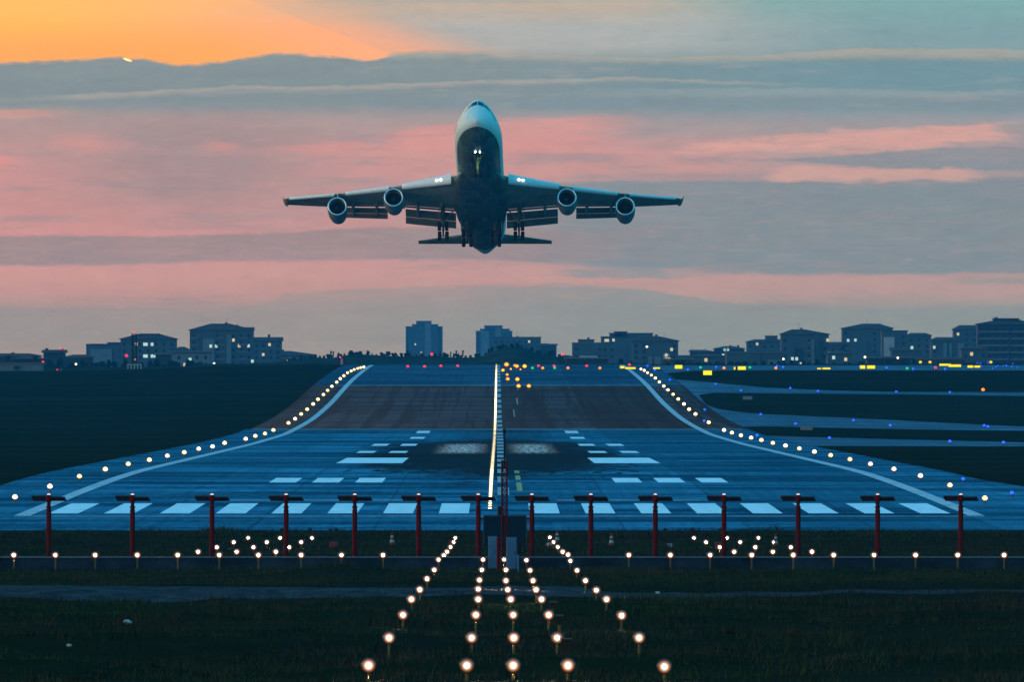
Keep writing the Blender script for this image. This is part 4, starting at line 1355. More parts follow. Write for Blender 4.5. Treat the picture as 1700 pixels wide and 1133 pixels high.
def le(y): return 22.0 + (y - 3.25) * .87
def te(y): return 37.6 + max(0, y - 3.25) * .20 if y < 11.7 else 39.29 + (y - 11.7) * .505
def wz(y): return -1.9 + (y - 3.25) * .108 + 1.6 * ((y - 3.25) / 26.0) ** 2
def thick(y): return np.interp(y, [2, 3.25, 11.7, 29.5], [.135, .13, .10, .085])


def airfoil(y, cut=1.0, n=14):
    l, c = le(y), te(y) - le(y); th = thick(y); z0 = wz(y); up, lo = [], []
    inc = R(np.interp(y, [3, 30], [2.5, -2.5]))
    for k in range(n + 1):
        u = .5 * (1 - math.cos(math.pi * k / n)) * cut
        yt = 5 * th * (.2969 * math.sqrt(u) - .126 * u - .3516 * u * u + .2843 * u**3 - .1036 * u**4)
        cam_ = .018 * 4 * u * (1 - u)
        dz_ = -math.sin(inc) * u * c
        up.append((l + u * c, z0 + (cam_ + yt) * c + dz_)); lo.append((l + u * c, z0 + (cam_ - yt) * c + dz_))
    return up, lo


def section(s, y, cut):
    up, lo = airfoil(y, cut)
    return [Vector(LP(t, z, s * y)) for t, z in up] + [Vector(LP(t, z, s * y)) for t, z in reversed(lo[1:])]


def lower_z(y, u):
    up, lo = airfoil(y, u)
    return lo[-1]


for s in (-1, 1):
    wp = MB(); rings = []
    for y_, cut in ((2.4, .80), (3.25, .80), (5.5, .80), (8, .80), (11.2, .80), (11.45, .97), (13.6, .97), (13.85, .80), (16, .80), (19, .80), (20.9, .80), (21.1, .985), (24, .985), (27, .985), (29.2, .985)):
        rings.append(section(s, y_, cut))
    wp.loft(rings)
    wing = wp.build('wing', M_WING, ac, 50)
    # leading-edge slats, a pale band along the nose of the wing
    for ya, yb in ((4.2, 11.6), (13.6, 20.2), (21.9, 28.9)):
        sp = MB(); rr_ = []
        for y_ in np.linspace(ya, yb, 8):
            l = le(y_); c = te(y_) - l; z0 = wz(y_); hh = thick(y_) * c * .50
            pts = []
            for k in range(10):
                a = math.pi * (.42 + 1.16 * k / 9)
                pts.append(Vector(LP(l + .02 + .5 * math.cos(a) * min(1, c / 9) - .16, z0 + max(hh * .86, .22) * math.sin(a) - .10, s * y_)))
            pts2 = [Vector((v.x, v.y + .06, v.z)) for v in reversed(pts)]
            rr_.append(pts + pts2)
        sp.loft(rr_); sp.build('slat', M_SLAT, wing, 50)
    # triple-slotted flaps
    for ya, yb in ((3.75, 11.3), (14.0, 20.8)):
        n_el = [(.02, .12, 8), (.165, .19, 22), (.375, .13, 34)]
        tcur = None
        fl_parts = []
        for ei, (u0, cc, dfl) in enumerate(n_el):
            fp = MB(); rr_ = []
            for y_ in np.linspace(ya, yb, 5):
                l, c = le(y_), te(y_) - le(y_); cf = np.interp(y_, [3.25, 11.7, 21], [12.5, 10.2, 9.0]); cr = np.interp(y_, [3.25, 11.7, 14, 21], [1.0, .95, .72, .66])
                tt, zz_ = lower_z(y_, .80); zz_ += .10
                base = [(.10, -.12), (.86, -.40), (2.52, -1.14)][ei]; L_ = [.66, 1.85, 1.35][ei]
                t0 = tt + base[0] * cr; z0 = zz_ + base[1] * cr; a = R(dfl); L = L_ * cr
                ring = []
                for k in range(12):
                    b2 = 2 * math.pi * k / 12; u = .5 + .5 * math.cos(b2); w_ = math.sin(b2) * .085 * (1.15 - u)
                    ring.append(Vector(LP(t0 + L * (u * math.cos(a) + w_ * math.sin(a)), z0 + L * (-u * math.sin(a) + w_ * math.cos(a)), s * y_)))
                rr_.append(ring)
            fp.loft(rr_); fp.build('flap', M_FLAP, wing, 50)
    # flap track fairings
    for y_, L in ((5.8, 5.2), (9.4, 5.4), (15.6, 4.6), (19.2, 4.4)):
        tt, zz_ = lower_z(y_, .62)
        cp_ = MB(); rr_ = []
        for k in range(15):
            u = k / 14; r_ = .36 * (math.sin(math.pi * min(1, .06 + u * .94)) ** .6) * (1 - .35 * u) + .015
            droop = -.25 - 1.25 * max(0, u - .35) ** 1.3
            rr_.append([Vector(LP(tt - .6 + L * u * .95, zz_ + droop + r_ * 1.25 * math.sin(2 * math.pi * q / 12), s * y_ + r_ * .75 * math.cos(2 * math.pi * q / 12))) for q in range(12)])
        cp_.loft(rr_); cp_.build('flap_fairing', M_NAC, wing, 60)
    # small upturned tip
    tp = MB(); rr_ = []
    for y_, zz_, cs_, tt in ((29.2, wz(29.2), 3.8, le(29.2)), (29.6, wz(29.2) + .12, 3.1, le(29.2) + .7), (29.85, wz(29.2) + .6, 2.0, le(29.2) + 1.7), (30.0, wz(29.2) + 1.35, 1.0, le(29.2) + 2.9)):
        rr_.append([Vector(LP(tt + cs_ * (.5 + .5 * math.cos(2 * math.pi * k / 12)), zz_ + .05 * cs_ * math.sin(2 * math.pi * k / 12) * .6, s * y_ + .05 * math.sin(2 * math.pi * k / 12))) for k in range(12)])
    tp.loft(rr_); tp.build('winglet', M_WING, wing, 50)
    # landing lights in the wing root
    for q in (5.75, 6.35):
        lp_ = MB(); zq = wz(q) - .12; lp_.lathe([(.19, 0), (.16, -.06), (.01, -.10)], LP(le(q) - .80, zq - .05, s * q), 'y', 12, True, True); lp_.build('landing_light', M_LAND, wing, True)
    # engines
    for y_, t0, z0, r0 in ((12.75, 27.0, -3.3, 1.36), (21.3, 34.2, -2.25, 1.36)):
        ep = MB()
        ep.lathe([(r0 * .86, .25), (r0 * .93, .02), (r0 * 1.0, .02), (r0 * 1.07, .5), (r0 * 1.09, 1.6), (r0 * 1.03, 3.4), (r0 * .84, 5.0), (r0 * .80, 5.0), (r0 * .82, 3.6), (r0 * .86, 1.6), (r0 * .84, .8), (r0 * .86, .25)], LP(t0, z0, s * y_), 'y', 36)
        en = ep.build('engine', M_NAC, ac, 60)
        lp_ = MB(); ring = [(r0 * (.965 + .085 * math.cos(a)), .10 - .14 * math.sin(a)) for a in np.linspace(0, 2 * math.pi, 13)]
        lp_.lathe(ring, LP(t0, z0, s * y_), 'y', 40); lp_.build('intake_lip', M_LIP, en, True)
        dp = MB(); dp.lathe([(r0 * .868, .3), (r0 * .868 - .012, 1.55), (.3, 1.56)], LP(t0, z0, s * y_), 'y', 36); dp.build('intake_duct', M_INT, en, True)
        fp = MB(); o3 = Vector(LP(t0 + 1.25, z0, s * y_))
        for k in range(26):
            a = 2 * math.pi * k / 26; ca, sa = math.cos(a), math.sin(a); a2 = a + .16; cb, sb = math.cos(a2), math.sin(a2)
            fp.quad(o3 + Vector((ca * .35, 0, sa * .35)), o3 + Vector((ca * r0 * .83, -.06, sa * r0 * .83)), o3 + Vector((cb * r0 * .83, .16, sb * r0 * .83)), o3 + Vector((cb * .35, .12, sb * .35)))
        fp.build('fan', M_FAN, en)
        sp = MB(); sp.lathe([(.02, -.55), (.18, -.4), (.32, -.12), (.37, .08)], o3, 'y', 18, True, True); sp.build('spinner', M_FAN, en, True)
        cp_ = MB(); cp_.lathe([(r0 * .55, 4.4), (r0 * .52, 5.5), (r0 * .38, 6.3), (.05, 7.2)], LP(t0, z0, s * y_), 'y', 24, True, True); cp_.build('exhaust_cone', M_GEAR, en, True)
        pp = MB(); zt_ = wz(y_)
        rr_ = []
        for ta, tb, zz_ in ((t0 + 1.2, t0 + 5.2, z0 + r0 * .98), (t0 + 2.4, t0 + 7.0, zt_ - .35), (t0 + 3.0, t0 + 8.5, zt_ + .1)):
            rr_.append([Vector(LP(ta + (tb - ta) * (.5 + .5 * math.cos(2 * math.pi * k / 12)), zz_, s * y_ + .17 * math.sin(2 * math.pi * k / 12))) for k in range(12)])
        pp.loft(rr_); pp.build('pylon', M_NAC, en, 50)
    # horizontal stabiliser
    hp = MB(); rr_ = []
    for y_ in (0.9, 3, 6, 8.5, 10.1):
        l = 56.8 + y_ * .78; c = 8.6 - y_ * .62; z0 = 1.3 + y_ * .12
        ring = []
        for k in range(20):
            a = 2 * math.pi * k / 20; u = .5 + .5 * math.cos(a); ring.append(Vector(LP(l + u * c, z0 + math.sin(a) * c * .055 * (1.2 - .6 * u) + .115 * c * u, s * y_)))
        rr_.append(ring)
    hp.loft(rr_); hp.build('tailplane', M_WING, ac, 50)

# fin
vp = MB(); rr_ = []
for z_ in (2.4, 6, 10, 13.2):
    l = 51.5 + (z_ - 2.4) * .92; c = 12.0 - (z_ - 2.4) * .72
    rr_.append([Vector(LP(l + c * (.5 + .5 * math.cos(2 * math.pi * k / 20)), z_, math.sin(2 * math.pi * k / 20) * c * .05)) for k in range(20)])
vp.loft(rr_); vp.build('tail_fin', mat('fin_paint', (0.5, 0.53, 0.55), .4), ac, 50)


def wheel(parent, c, r=.62, w=.42):
    q = MB(); q.lathe([(.30 * r / .62, -w / 2 + .03), (.5 * r / .62, -w / 2), (r * .94, -w / 2 + .04), (r, -w / 4), (r, w / 4), (r * .94, w / 2 - .04), (.5 * r / .62, w / 2), (.30 * r / .62, w / 2 - .03)], c, 'x', 20, True, True)
    q.build('wheel', M_TYRE, parent, 50)


# nose gear
p = MB(); t0 = 8.6
p.tube(LP(t0, -3.1), LP(t0 - .15, -5.3), .22, .18, 12); p.tube(LP(t0 - .15, -5.2), LP(t0 - .15, -5.9), .13, .13, 10)
p.tube(LP(t0 - .5, -3.2, -.55), LP(t0 - .2, -4.4, -.2), .07, .07, 8); p.tube(LP(t0 - .5, -3.2, .55), LP(t0 - .2, -4.4, .2), .07, .07, 8)
p.tube(LP(t0 + 1.5, -3.3), LP(t0 - .05, -4.6), .07, .07, 8); p.tube(LP(t0 - .15, -5.95, -.5), LP(t0 - .15, -5.95, .5), .06, .06, 8)
p.tube(LP(t0 - .1, -4.2, -.35), LP(t0 - .1, -4.2, .35), .06, .06, 8)
ng = p.build('nose_gear', M_GEARG, ac)
for s in (-1, 1):
    wheel(ng, LP(t0 - .15, -5.95, s * .42), .6, .36)
    q = MB(); q.box(s * .72 - .03, s * .72 + .03, t0 - 30 - 1.6, t0 - 30 + 1.3, -4.35, -3.2); q.build('gear_door', M_INT, ng)
    q = MB(); q.lathe([(.10, 0), (.09, -.04), (.01, -.06)], LP(t0 - 2.2, -3.36, s * .33), 'y', 10, True, True); q.build('taxi_lamp', glow('nose_lamp_lens', (.75, 1.0, .9), 25.0), ng, True)
# main gear: two wing legs and two body legs, four wheels each
for x_, tg, zt_, zl in ((-5.6, 34.5, -1.8, -6.0), (5.6, 34.5, -1.8, -6.0), (-2.1, 37.6, -3.6, -6.0), (2.1, 37.6, -3.6, -6.0)):
    p = MB(); p.tube(LP(tg, zt_, x_), LP(tg + .1, zl + .9, x_), .29, .25, 12); p.tube(LP(tg + .1, zl + .9, x_), LP(tg + .1, zl, x_), .17, .17, 10)
    p.tube(LP(tg, zt_ - .3, x_ * (1.0 if abs(x_) < 3 else .62)), LP(tg + .05, zl + 1.3, x_), .09, .09, 8)
    p.tube(LP(tg - 1.9, zt_ - .3, x_), LP(tg + .05, zl + 1.2, x_), .08, .08, 8)
    tilt = .62
    a, b_ = Vector(LP(tg - .75, zl + tilt * .75, x_)), Vector(LP(tg + .95, zl - tilt * .75, x_))
    p.tube(a, b_, .13, .13, 8)
    for e in (a, b_): p.tube(e + Vector((-.6, 0, 0)), e + Vector((.6, 0, 0)), .08, .08, 8)
    mg = p.build('main_gear', M_GEAR, ac)
    for e in (a, b_):
        for s in (-1, 1): wheel(mg, e + Vector((s * .54, 0, 0)), .68, .54)
    q = MB(); sx = math.copysign(1, x_)
    if abs(x_) > 3: q.box(x_ + sx * .62, x_ + sx * .68, tg - 31.0, tg - 29.0, -4.4, -2.2)
    else: q.box(x_ + sx * .85, x_ + sx * .91, tg - 31.2, tg - 28.9, -5.0, -3.7)
    q.build('gear_door', M_NAC, mg)
# ------------------------------------------------------------------ city on the skyline
M_ROOF = mat('roof_tiles', (0.06, 0.035, 0.03), .85, spec=.1, var=.25, scale=.3)
WALLS = {'pale': mat('wall_pale', (0.11, 0.135, 0.15), .85, spec=.1, var=.12, scale=.25), 'mid': mat('wall_mid', (0.052, 0.068, 0.078), .85, spec=.1, var=.15, scale=.25),
         'dark': mat('wall_dark', (0.024, 0.032, 0.038), .85, spec=.1, var=.2, scale=.25), 'white': mat('wall_white', (0.30, 0.30, 0.29), .85, spec=.1, var=.1, scale=.25)}
M_WIN = mat('window_glass', (0.015, 0.018, 0.022), .15, spec=.4)
M_LITC = glow('lit_window_cool', (0.7, 1.0, 0.9), .75); M_LITW = glow('lit_window_warm', (1.0, 0.8, 0.42), .75)
M_SLAB = mat('balcony_slab', (0.10, 0.10, 0.10), .85, spec=.1)
_wmesh = {}


def win_mesh(lit):
    if lit not in _wmesh:
        _wmesh[lit] = MB().box(-.6, .6, -.04, .06, -.7, .7).mesh('window', {0: M_WIN, 1: M_LITC, 2: M_LITW}[lit])
    return _wmesh[lit]


def building(px0, px1, y_eave, d, wallk, roof, label, lit=(), pent=(), chim=(), ant=(), balcony=False, depth=14, wins=True, cat='building', rise=0, ridge=None, bays=()):
    """px0..px1 and y_eave: photo columns and row of the facade top at distance d; lit: (px, py, kind)"""
    xa, xb = at(px0, 0, d)[0], at(px1, 0, d)[0]; xm = (xa + xb) / 2; hw = (xb - xa) / 2; g0 = float(H(d)); h = at(0, y_eave, d)[2] - g0
    k = d / F
    r = thing('apartment_building' if cat == 'building' else cat, (xm, d, g0), label, cat, 'buildings on the far skyline')
    p = MB(); p.box(-hw, hw, 0, depth, -1.5, h); wl = p.build('wall', WALLS[wallk], r)
    if roof == 'hip' or roof == 'gable':
        o = .7; rz = rise * k; rg = ridge if ridge else (.35, .65)
        if roof == 'gable': rg = (0.0, 1.0)
        xl, xr = -hw - o + (2 * hw + 2 * o) * rg[0], -hw - o + (2 * hw + 2 * o) * rg[1]
        p = MB(); A = [(-hw - o, -o, h + .02), (hw + o, -o, h + .02), (hw + o, depth + o, h + .02), (-hw - o, depth + o, h + .02)]
        B = [(x_, y_, z_ + .3) for x_, y_, z_ in A]
        T = [(xl, depth * .35, h + rz), (xr, depth * .35, h + rz), (xr, depth * .65, h + rz), (xl, depth * .65, h + rz)]
        p.loft([A, B, T]); p.build('roof', M_ROOF, r)
    else:
        p = MB()
        p.box(-hw - .25, hw + .25, -.25, depth + .25, h + .01, h + .5); p.build('roof', WALLS['dark'] if roof == 'flatdark' else M_SLAB, r)
    top = h + (.5 if roof.startswith('flat') else 0)
    for a, b_, yt in pent:
        p = MB(); zt = at(0, yt, d)[2] - g0
        p.box(at(a, 0, d)[0] - xm, at(b_, 0, d)[0] - xm, depth * .22, depth * .75, top + .005, zt - .35)
        q = p.build('penthouse', WALLS[wallk], r)
        p = MB(); p.box(at(a, 0, d)[0] - xm - .4, at(b_, 0, d)[0] - xm + .4, depth * .22 - .4, depth * .75 + .4, zt - .345, zt); p.build('penthouse_roof', M_ROOF, q)
    for cx, yt in chim:
        p = MB(); x_ = at(cx, 0, d)[0] - xm; zt = at(0, yt, d)[2] - g0; p.box(x_ - .55, x_ + .55, depth * .4, depth * .4 + 1, h - .5, zt); p.box(x_ - .7, x_ + .7, depth * .4 - .15, depth * .4 + 1.15, zt + .005, zt + .15); p.build('chimney', WALLS['dark'], r)
    for cx, yt in ant:
        p = MB(); x_ = at(cx, 0, d)[0] - xm; zt = at(0, yt, d)[2] - g0; p.tube((x_, depth * .5, h - .5), (x_, depth * .5, zt), .09, .05, 5)
        p.tube((x_ - .7, depth * .5, zt - .5), (x_ + .7, depth * .5, zt - .5), .04, .04, 4); p.build('antenna', M_BOOM, r)
    for a, b_, y0, m_ in bays:
        p = MB(); p.box(at(a, 0, d)[0] - xm, at(b_, 0, d)[0] - xm, -.8, -.002, -1.0, at(0, y0, d)[2] - g0); p.build('bay', WALLS[m_], r)
    litp = [((a - 850) * k - xm, at(0, b_, d)[2] - g0, kd) for a, b_, kd in lit]
    if wins:
        nc = max(2, int(2 * hw / 3.4)); nr_ = max(1, int(h / 3.1))
        while nc * nr_ > 90: nc -= 1
        for i in range(nr_):
            z_ = 1.7 + i * (h - .9) / nr_
            if balcony and i:
                for (b0, b1) in balcony:
                    p = MB(); p.box(-hw + 2 * hw * b0, -hw + 2 * hw * b1, -1.1, -.002, z_ - 1.45, z_ - 1.25); p.box(-hw + 2 * hw * b0, -hw + 2 * hw * b1, -1.1, -1.02, z_ - 1.245, z_ - .5); p.build('balcony', M_SLAB, r)
            for j in range(nc):
                x_ = -hw + (j + .5) * 2 * hw / nc
                if any(abs(x_ - a) < 1.3 and abs(z_ - b_) < 1.4 for a, b_, _ in litp): continue
                if any((at(a, 0, d)[0] - xm) - .7 < x_ < (at(b_, 0, d)[0] - xm) + .7 for a, b_, _, _ in bays): continue
                obj('window', win_mesh(0), r, (x_, -.01, z_))
    for x_, z_, kd in litp:
        o = obj('lit_window', win_mesh(1 if kd == 'c' else 2), r, (x_, -.85 if any((at(a, 0, d)[0] - xm) < x_ < (at(b_, 0, d)[0] - xm) for a, b_, _, _ in bays) else -.03, z_)); o.scale = (1.05, 1, 1.05)
    return r


# left
building(-30, 65, 592, 3300, 'dark', 'hip', 'long low house with a shallow dark roof at the left end of the skyline', rise=5, ridge=(.2, .8), chim=((20, 586),), wins=True)
building(-20, 70, 605.5, 2250, 'pale', 'flat', 'low pale shed with a dark door opening beside the left grass field', wins=True, depth=10, bays=((23, 32, 608, 'dark'),), cat='shed')
building(72, 106, 586, 3200, 'dark', 'gable', 'small dark house with two roof lamps left of the lattice tower', rise=5, chim=((76, 579), (101, 580)), pent=((78, 100, 581),))
building(108, 152, 594, 3400, 'dark', 'hip', 'low dark house with a flattened hip roof right of the roof-lamp house', rise=5, ridge=(.3, .8))
building(143, 206, 573, 4300, 'mid', 'flatdark', 'flat-roofed grey block left of the hip-roofed school', pent=((150, 176, 571), (178, 205, 568.5)), bays=((150, 186, 580, 'pale'),))
building(200, 292, 564, 3900, 'mid', 'hip', 'wide hip-roofed block with five lit windows behind the lattice tower', rise=9.5, ridge=(.32, .68), lit=((240, 572, 'c'), (243, 572, 'c'), (252.5, 572, 'c'), (240, 591.5, 'c'), (243, 591.5, 'c'), (252.5, 591.5, 'c'), (257.5, 591.5, 'c'), (226, 571.5, 'w')), pent=((232, 262, 554),))
building(290, 313, 582, 4100, 'dark', 'hip', 'small dark roofed link block between the school and the tall stepped block', rise=6)
building(275, 349, 586, 3500, 'pale', 'hip', 'pale low block in front of the tall stepped apartment block', rise=3.5, ridge=(.1, .9), lit=((315.5, 597.5, 'c'), (307, 606, 'w')))
building(315, 420, 549, 4000, 'mid', 'hip', 'tall stepped apartment block with six lit windows, highest on the left skyline', rise=11.5, ridge=(.33, .62), lit=((350, 575, 'c'), (359, 575, 'c'), (387.5, 565, 'w'), (397, 574.5, 'w'), (412.5, 574.5, 'c'), (419, 600, 'c')),
         chim=((393, 540), (345, 541), (375, 536)), ant=((376, 529),), balcony=((.0, .14), (.42, .56), (.78, .92)), bays=((337, 356, 563, 'pale'), (376, 384, 556, 'pale')), pent=((400, 421, 543.5),))
building(420, 467, 567, 4200, 'mid', 'gable', 'gabled block with a chimney just right of the tall stepped block', rise=7, ridge=(.2, .8), chim=((446, 556),), lit=((447.5, 572.5, 'w'), (437, 589, 'w')))
building(462, 522, 590, 4300, 'dark', 'hip', 'low dark roofed houses sloping away right of the gabled block', rise=7, ridge=(.05, .35), chim=((469, 581),))
# centre
building(578, 597, 588, 3600, 'dark', 'flatdark', 'small dark flat-topped hut on the tree line left of the lone tower', wins=False, pent=((580, 596, 585),))
tw = building(673.5, 734.5, 543, 7000, 'mid', 'flat', 'lone square high-rise tower standing apart on the skyline', pent=((691, 716, 533), (684, 727, 538.5)), bays=((686, 704, 540.5, 'mid'), (705, 716, 536, 'pale'), (717, 727, 540.5, 'mid')), lit=((689.5, 572, 'c'), (699.5, 586, 'w')), depth=26)
building(790, 850.5, 550.5, 7000, 'mid', 'flat', 'stepped high-rise tower partly hidden by a flat block, right of the lone tower', pent=((804, 834, 540.5), (797, 846, 546)), bays=((798, 812, 549, 'pale'), (822, 832, 544, 'pale')), depth=26)
building(818.5, 898, 561, 5200, 'mid', 'flatdark', 'flat-roofed block in front of the stepped high-rise', lit=((878.5, 567.5, 'w'),), ant=((858, 552), (901 - 6, 556)), chim=((859, 558.5),))
building(897, 924, 574, 5000, 'dark', 'gable', 'small stepped dark house at the right foot of the flat block', rise=3, pent=((899, 910, 570.5),))
# right of centre
building(950, 1002, 570.5, 4300, 'mid', 'flat', 'block with a small roof storey at the left of the arched-roof block', pent=((960, 986.5, 563.5),), chim=((977, 561),), bays=((962, 992, 591, 'white'),))
building(998, 1084, 560.5, 4400, 'mid', 'flatdark', 'long block with an arched roof bulge and three lit windows', pent=((1012, 1084, 553), (1020, 1041, 550.5)), lit=((1005.5, 565.5, 'w'), (1009, 565.5, 'w'), (1018.5, 565, 'w')), bays=((1020, 1040, 578, 'mid'),))
building(1050, 1126, 567, 4000, 'mid', 'hip', 'hip-roofed block with a bright white lamp, right half of the arched-roof group', rise=9, ridge=(.15, .55), lit=((1115, 580.5, 'w'), (1106, 590, 'w'), (1106, 597, 'w'), (1111, 597, 'w')), chim=((1090, 556),), ant=((1103, 554),), bays=((1076, 1083, 592, 'pale'), (1086, 1097, 592, 'pale'), (1101, 1112, 588, 'white')))
building(1146, 1186, 585, 4300, 'dark', 'hip', 'low dark house with a ragged roof in the gap right of the hip-roofed block', rise=4, ridge=(.05, .6), ant=((1150, 577), (1172, 578)))
building(1186, 1236, 580, 4500, 'dark', 'hip', 'low dark house with two lit attic windows', rise=5, lit=((1203, 580.5, 'c'), (1208.5, 580.5, 'c'), (1200.5, 590, 'c')), chim=((1213, 574), (1226, 574)))
building(1240, 1300, 568.5, 4600, 'mid', 'hip', 'grey house with a square roof turret left of the aerial block', rise=5, ridge=(.25, .9), pent=((1271, 1291, 557.5),), lit=((1257, 571.5, 'w'),), ant=((1280, 552),))
building(1206, 1299, 586, 3400, 'mid', 'flat', 'long low pale hall in front of the turret house', wins=False, bays=((1210, 1262, 587.5, 'mid'), (1275, 1297, 598, 'pale')))
building(1297, 1376, 556, 3900, 'mid', 'hip', 'broad hip-roofed block with a tall aerial, left of the ridge-aerial block', rise=9, ridge=(.25, .5), ant=((1326, 536),), chim=((1331, 545),), lit=((1374, 565, 'w'), (1315.5, 596, 'c'), (1322.5, 596, 'c'), (1330, 604.5, 'w')), balcony=((.55, .7),), bays=((1319, 1331, 578, 'dark'), (1347, 1352, 564, 'pale'), (1358, 1366, 566, 'dark'), (1374, 1380, 584, 'white')))
building(1376, 1402, 573, 4400, 'mid', 'gable', 'small gabled house squeezed between the two aerial blocks', rise=5, lit=((1388, 585.5, 'c'), (1397, 596, 'c'), (1407 - 6, 592, 'c')))
building(1398.5, 1482, 546, 4400, 'mid', 'hip', 'large block with a stepped roof and cluster of aerials, third tallest at right', rise=8.5, ridge=(.42, .72), ant=((1441, 532), (1463, 535)), chim=((1436, 538), (1448, 539)), lit=((1408, 565.5, 'c'), (1420, 565, 'c'), (1436, 593.5, 'c')), bays=((1412, 1440, 568, 'mid'),))
building(1464, 1506.5, 550.5, 4100, 'mid', 'flatdark', 'flat-roofed block with a pale facade of bay windows beside it', bays=((1467, 1485, 560, 'white'),), wins=True)
building(1506, 1546, 558, 4600, 'mid', 'hip', 'dark block with a rounded roof between the bay-window block and the colonnade', rise=5, ridge=(.2, .75))
building(1546, 1600, 566, 4300, 'mid', 'hip', 'lower block with an arched gable and pale pilasters', rise=6, ridge=(.2, .6), bays=((1566, 1572, 570, 'pale'), (1576, 1580, 570, 'pale'), (1590, 1600, 570, 'pale')), lit=((1513 + 38, 577, 'c'),))
building(1583.5, 1625, 548, 4500, 'mid', 'hip', 'mansard-roofed block tucked behind the big dark block at right', rise=8, ridge=(.28, .95), lit=((1590.5, 555, 'w'),))
building(1623, 1712, 539, 3900, 'dark', 'hip', 'big dark unfinished block with open floors, rightmost on the skyline', rise=8, ridge=(.4, .78), chim=((1655, 527),), balcony=((.02, .58), (.62, .98)), pent=((1650, 1692, 528.5),))
building(1440, 1512, 596, 3000, 'dark', 'gable', 'low dark shed roof below the bay-window block', rise=4, wins=False, cat='shed')
building(1520, 1595, 598.5, 3000, 'mid', 'gable', 'low grey shed roof below the colonnade block', rise=5, wins=False, cat='shed')
building(1100, 1150, 598.5, 3000, 'mid', 'gable', 'low grey shed below the hip-roofed block with the white lamp', rise=3, wins=False, cat='shed')
building(940, 1010, 597, 2900, 'dark', 'gable', 'low dark shed at the foot of the block with the small roof storey', rise=3, wins=False, cat='shed')


building(20, 74, 597, 3000, 'dark', 'hip', 'low dark house squeezed before the roof-lamp house', rise=4, ridge=(.3, .7), wins=False)
building(258, 282, 590, 3300, 'dark', 'gable', 'tiny dark gabled house right of the lattice tower', rise=4, wins=False)
building(466, 500, 597, 3600, 'mid', 'hip', 'low grey house below the gabled block', rise=4, lit=((478, 601, 'w'),), wins=False)
building(505, 556, 599, 3900, 'dark', 'hip', 'lowest dark roofs at the gap left of the striped hut', rise=5, ridge=(.1, .4), wins=False)
building(928, 952, 594, 4200, 'dark', 'hip', 'low dark house left of the block with the small roof storey', rise=4, wins=False)
building(1122, 1148, 595, 4300, 'dark', 'gable', 'low dark house just right of the hip-roofed block with the white lamp', rise=5, wins=False)
building(1150, 1210, 593, 3600, 'mid', 'hip', 'low grey house in the gap before the attic-window house', rise=5, ridge=(.2, .6), lit=((1172, 598, 'w'),))
building(1374, 1412, 588, 3600, 'mid', 'hip', 'low grey house in front of the squeezed gabled house', rise=5, lit=((1384, 594, 'c'), (1404, 597, 'w')))
building(1480, 1530, 583, 4000, 'mid', 'gable', 'plain grey gabled block below the rounded-roof block', rise=6, lit=((1514, 577.5, 'c'),), wins=False)
building(1596, 1640, 580, 3600, 'mid', 'hip', 'grey house in front of the mansard-roofed block', rise=5, lit=((1613, 588, 'w'),))
# towers with lamps, street lamps
M_REDL = glow('beacon_red', (1.0, 0.012, 0.05), 2.2); M_WL = glow('street_lamp_lens', (1.0, 0.78, 0.48), 5.0)


def pole_lamp(px, py, d, m, label, name, cat, r=.28, group=None):
    x, y, z = at(px, py, d); g0 = float(HG(x, y))
    o = thing(name, (x, y, g0), label, cat, group); h = max(.5, z - g0)
    p = MB(); p.tube((0, 0, -.5), (0, 0, h - r), .1, .07, 6); p.build('pole', M_DARK, o)
    p = MB(); p.lathe([(.05, -r), (r, -.4 * r), (r, .4 * r), (.05, r)], (0, 0, h), 'z', 10, True, True); p.build('lamp_head', m, o, True)


for px, py, lab in ((126, 605, 'white street lamp in front of the low house left of the lattice tower'), (355.5, 604, 'white street lamp at the foot of the tall stepped block'),
                    (1300.5, 596.5, 'bright street lamp between the long hall and the aerial block'), (1490.5, 594.5, 'bright street lamp below the bay-window block'),
                    (1074, 576, 'bright white lamp on a tall pole before the hip-roofed block'), (1436, 593.5, 'faint lamp below the block with clustered aerials')):
    pole_lamp(px, py, 2900, M_WL, lab, 'street_lamp', 'street lamp', .34, 'street lamps of the far town')
for px, py, lab, r in ((210, 591, 'large red warning light on a pole left of the lattice tower', .45), (71.5, 601, 'red warning light above the low shed', .3), (95, 613.5, 'red warning light low by the shed, left of a close pair', .3),
                       (102, 612.5, 'red warning light low by the shed, right of a close pair', .28), (101, 579.5, 'red warning light on the roof-lamp house', .3), (565, 594, 'red warning light above the striped hut', .25),
                       (717, 588.5, 'red warning light before the lone high-rise tower', .42), (934, 588.5, 'red warning light right of the flat block', .36)):
    pole_lamp(px, py, 2500, M_REDL, lab, 'warning_light', 'warning light', r, 'red warning lights of the skyline')
# lattice radar tower at left
d = 2300; x, y, zt = at(223, 552, d); g0 = float(HG(x, y)); h = zt - g0
rt = thing('lattice_tower', (x, y, g0), 'slim dark lattice tower with red top lamps on a pale columned base', 'tower')
p = MB()
for a, b_ in ((-.55, -.55), (.55, -.55), (.55, .55), (-.55, .55)): p.tube((a, b_, 1.8), (a, b_, h - .6), .17, .17, 5)
zz = 1.9; fl = 0
cs = [(-.55, -.55), (.55, -.55), (.55, .55), (-.55, .55)]
while zz < h - 1.2:
    for q in range(4):
        a, b_ = cs[q], cs[(q + 1) % 4]
        if fl: a, b_ = b_, a
        p.tube((a[0], a[1], zz), (b_[0], b_[1], zz + .8), .12, .12, 4)
    zz += .8; fl = 1 - fl
p.build('lattice', M_BOOM, rt)
p = MB(); p.box(-2.0, 2.0, -1, 1, 1.5, 1.78)
for k in range(5): p.box(-1.9 + k * .9, -1.9 + k * .9 + .28, -.9, .9, -.6, 1.497)
p.build('base', WALLS['white'], rt)
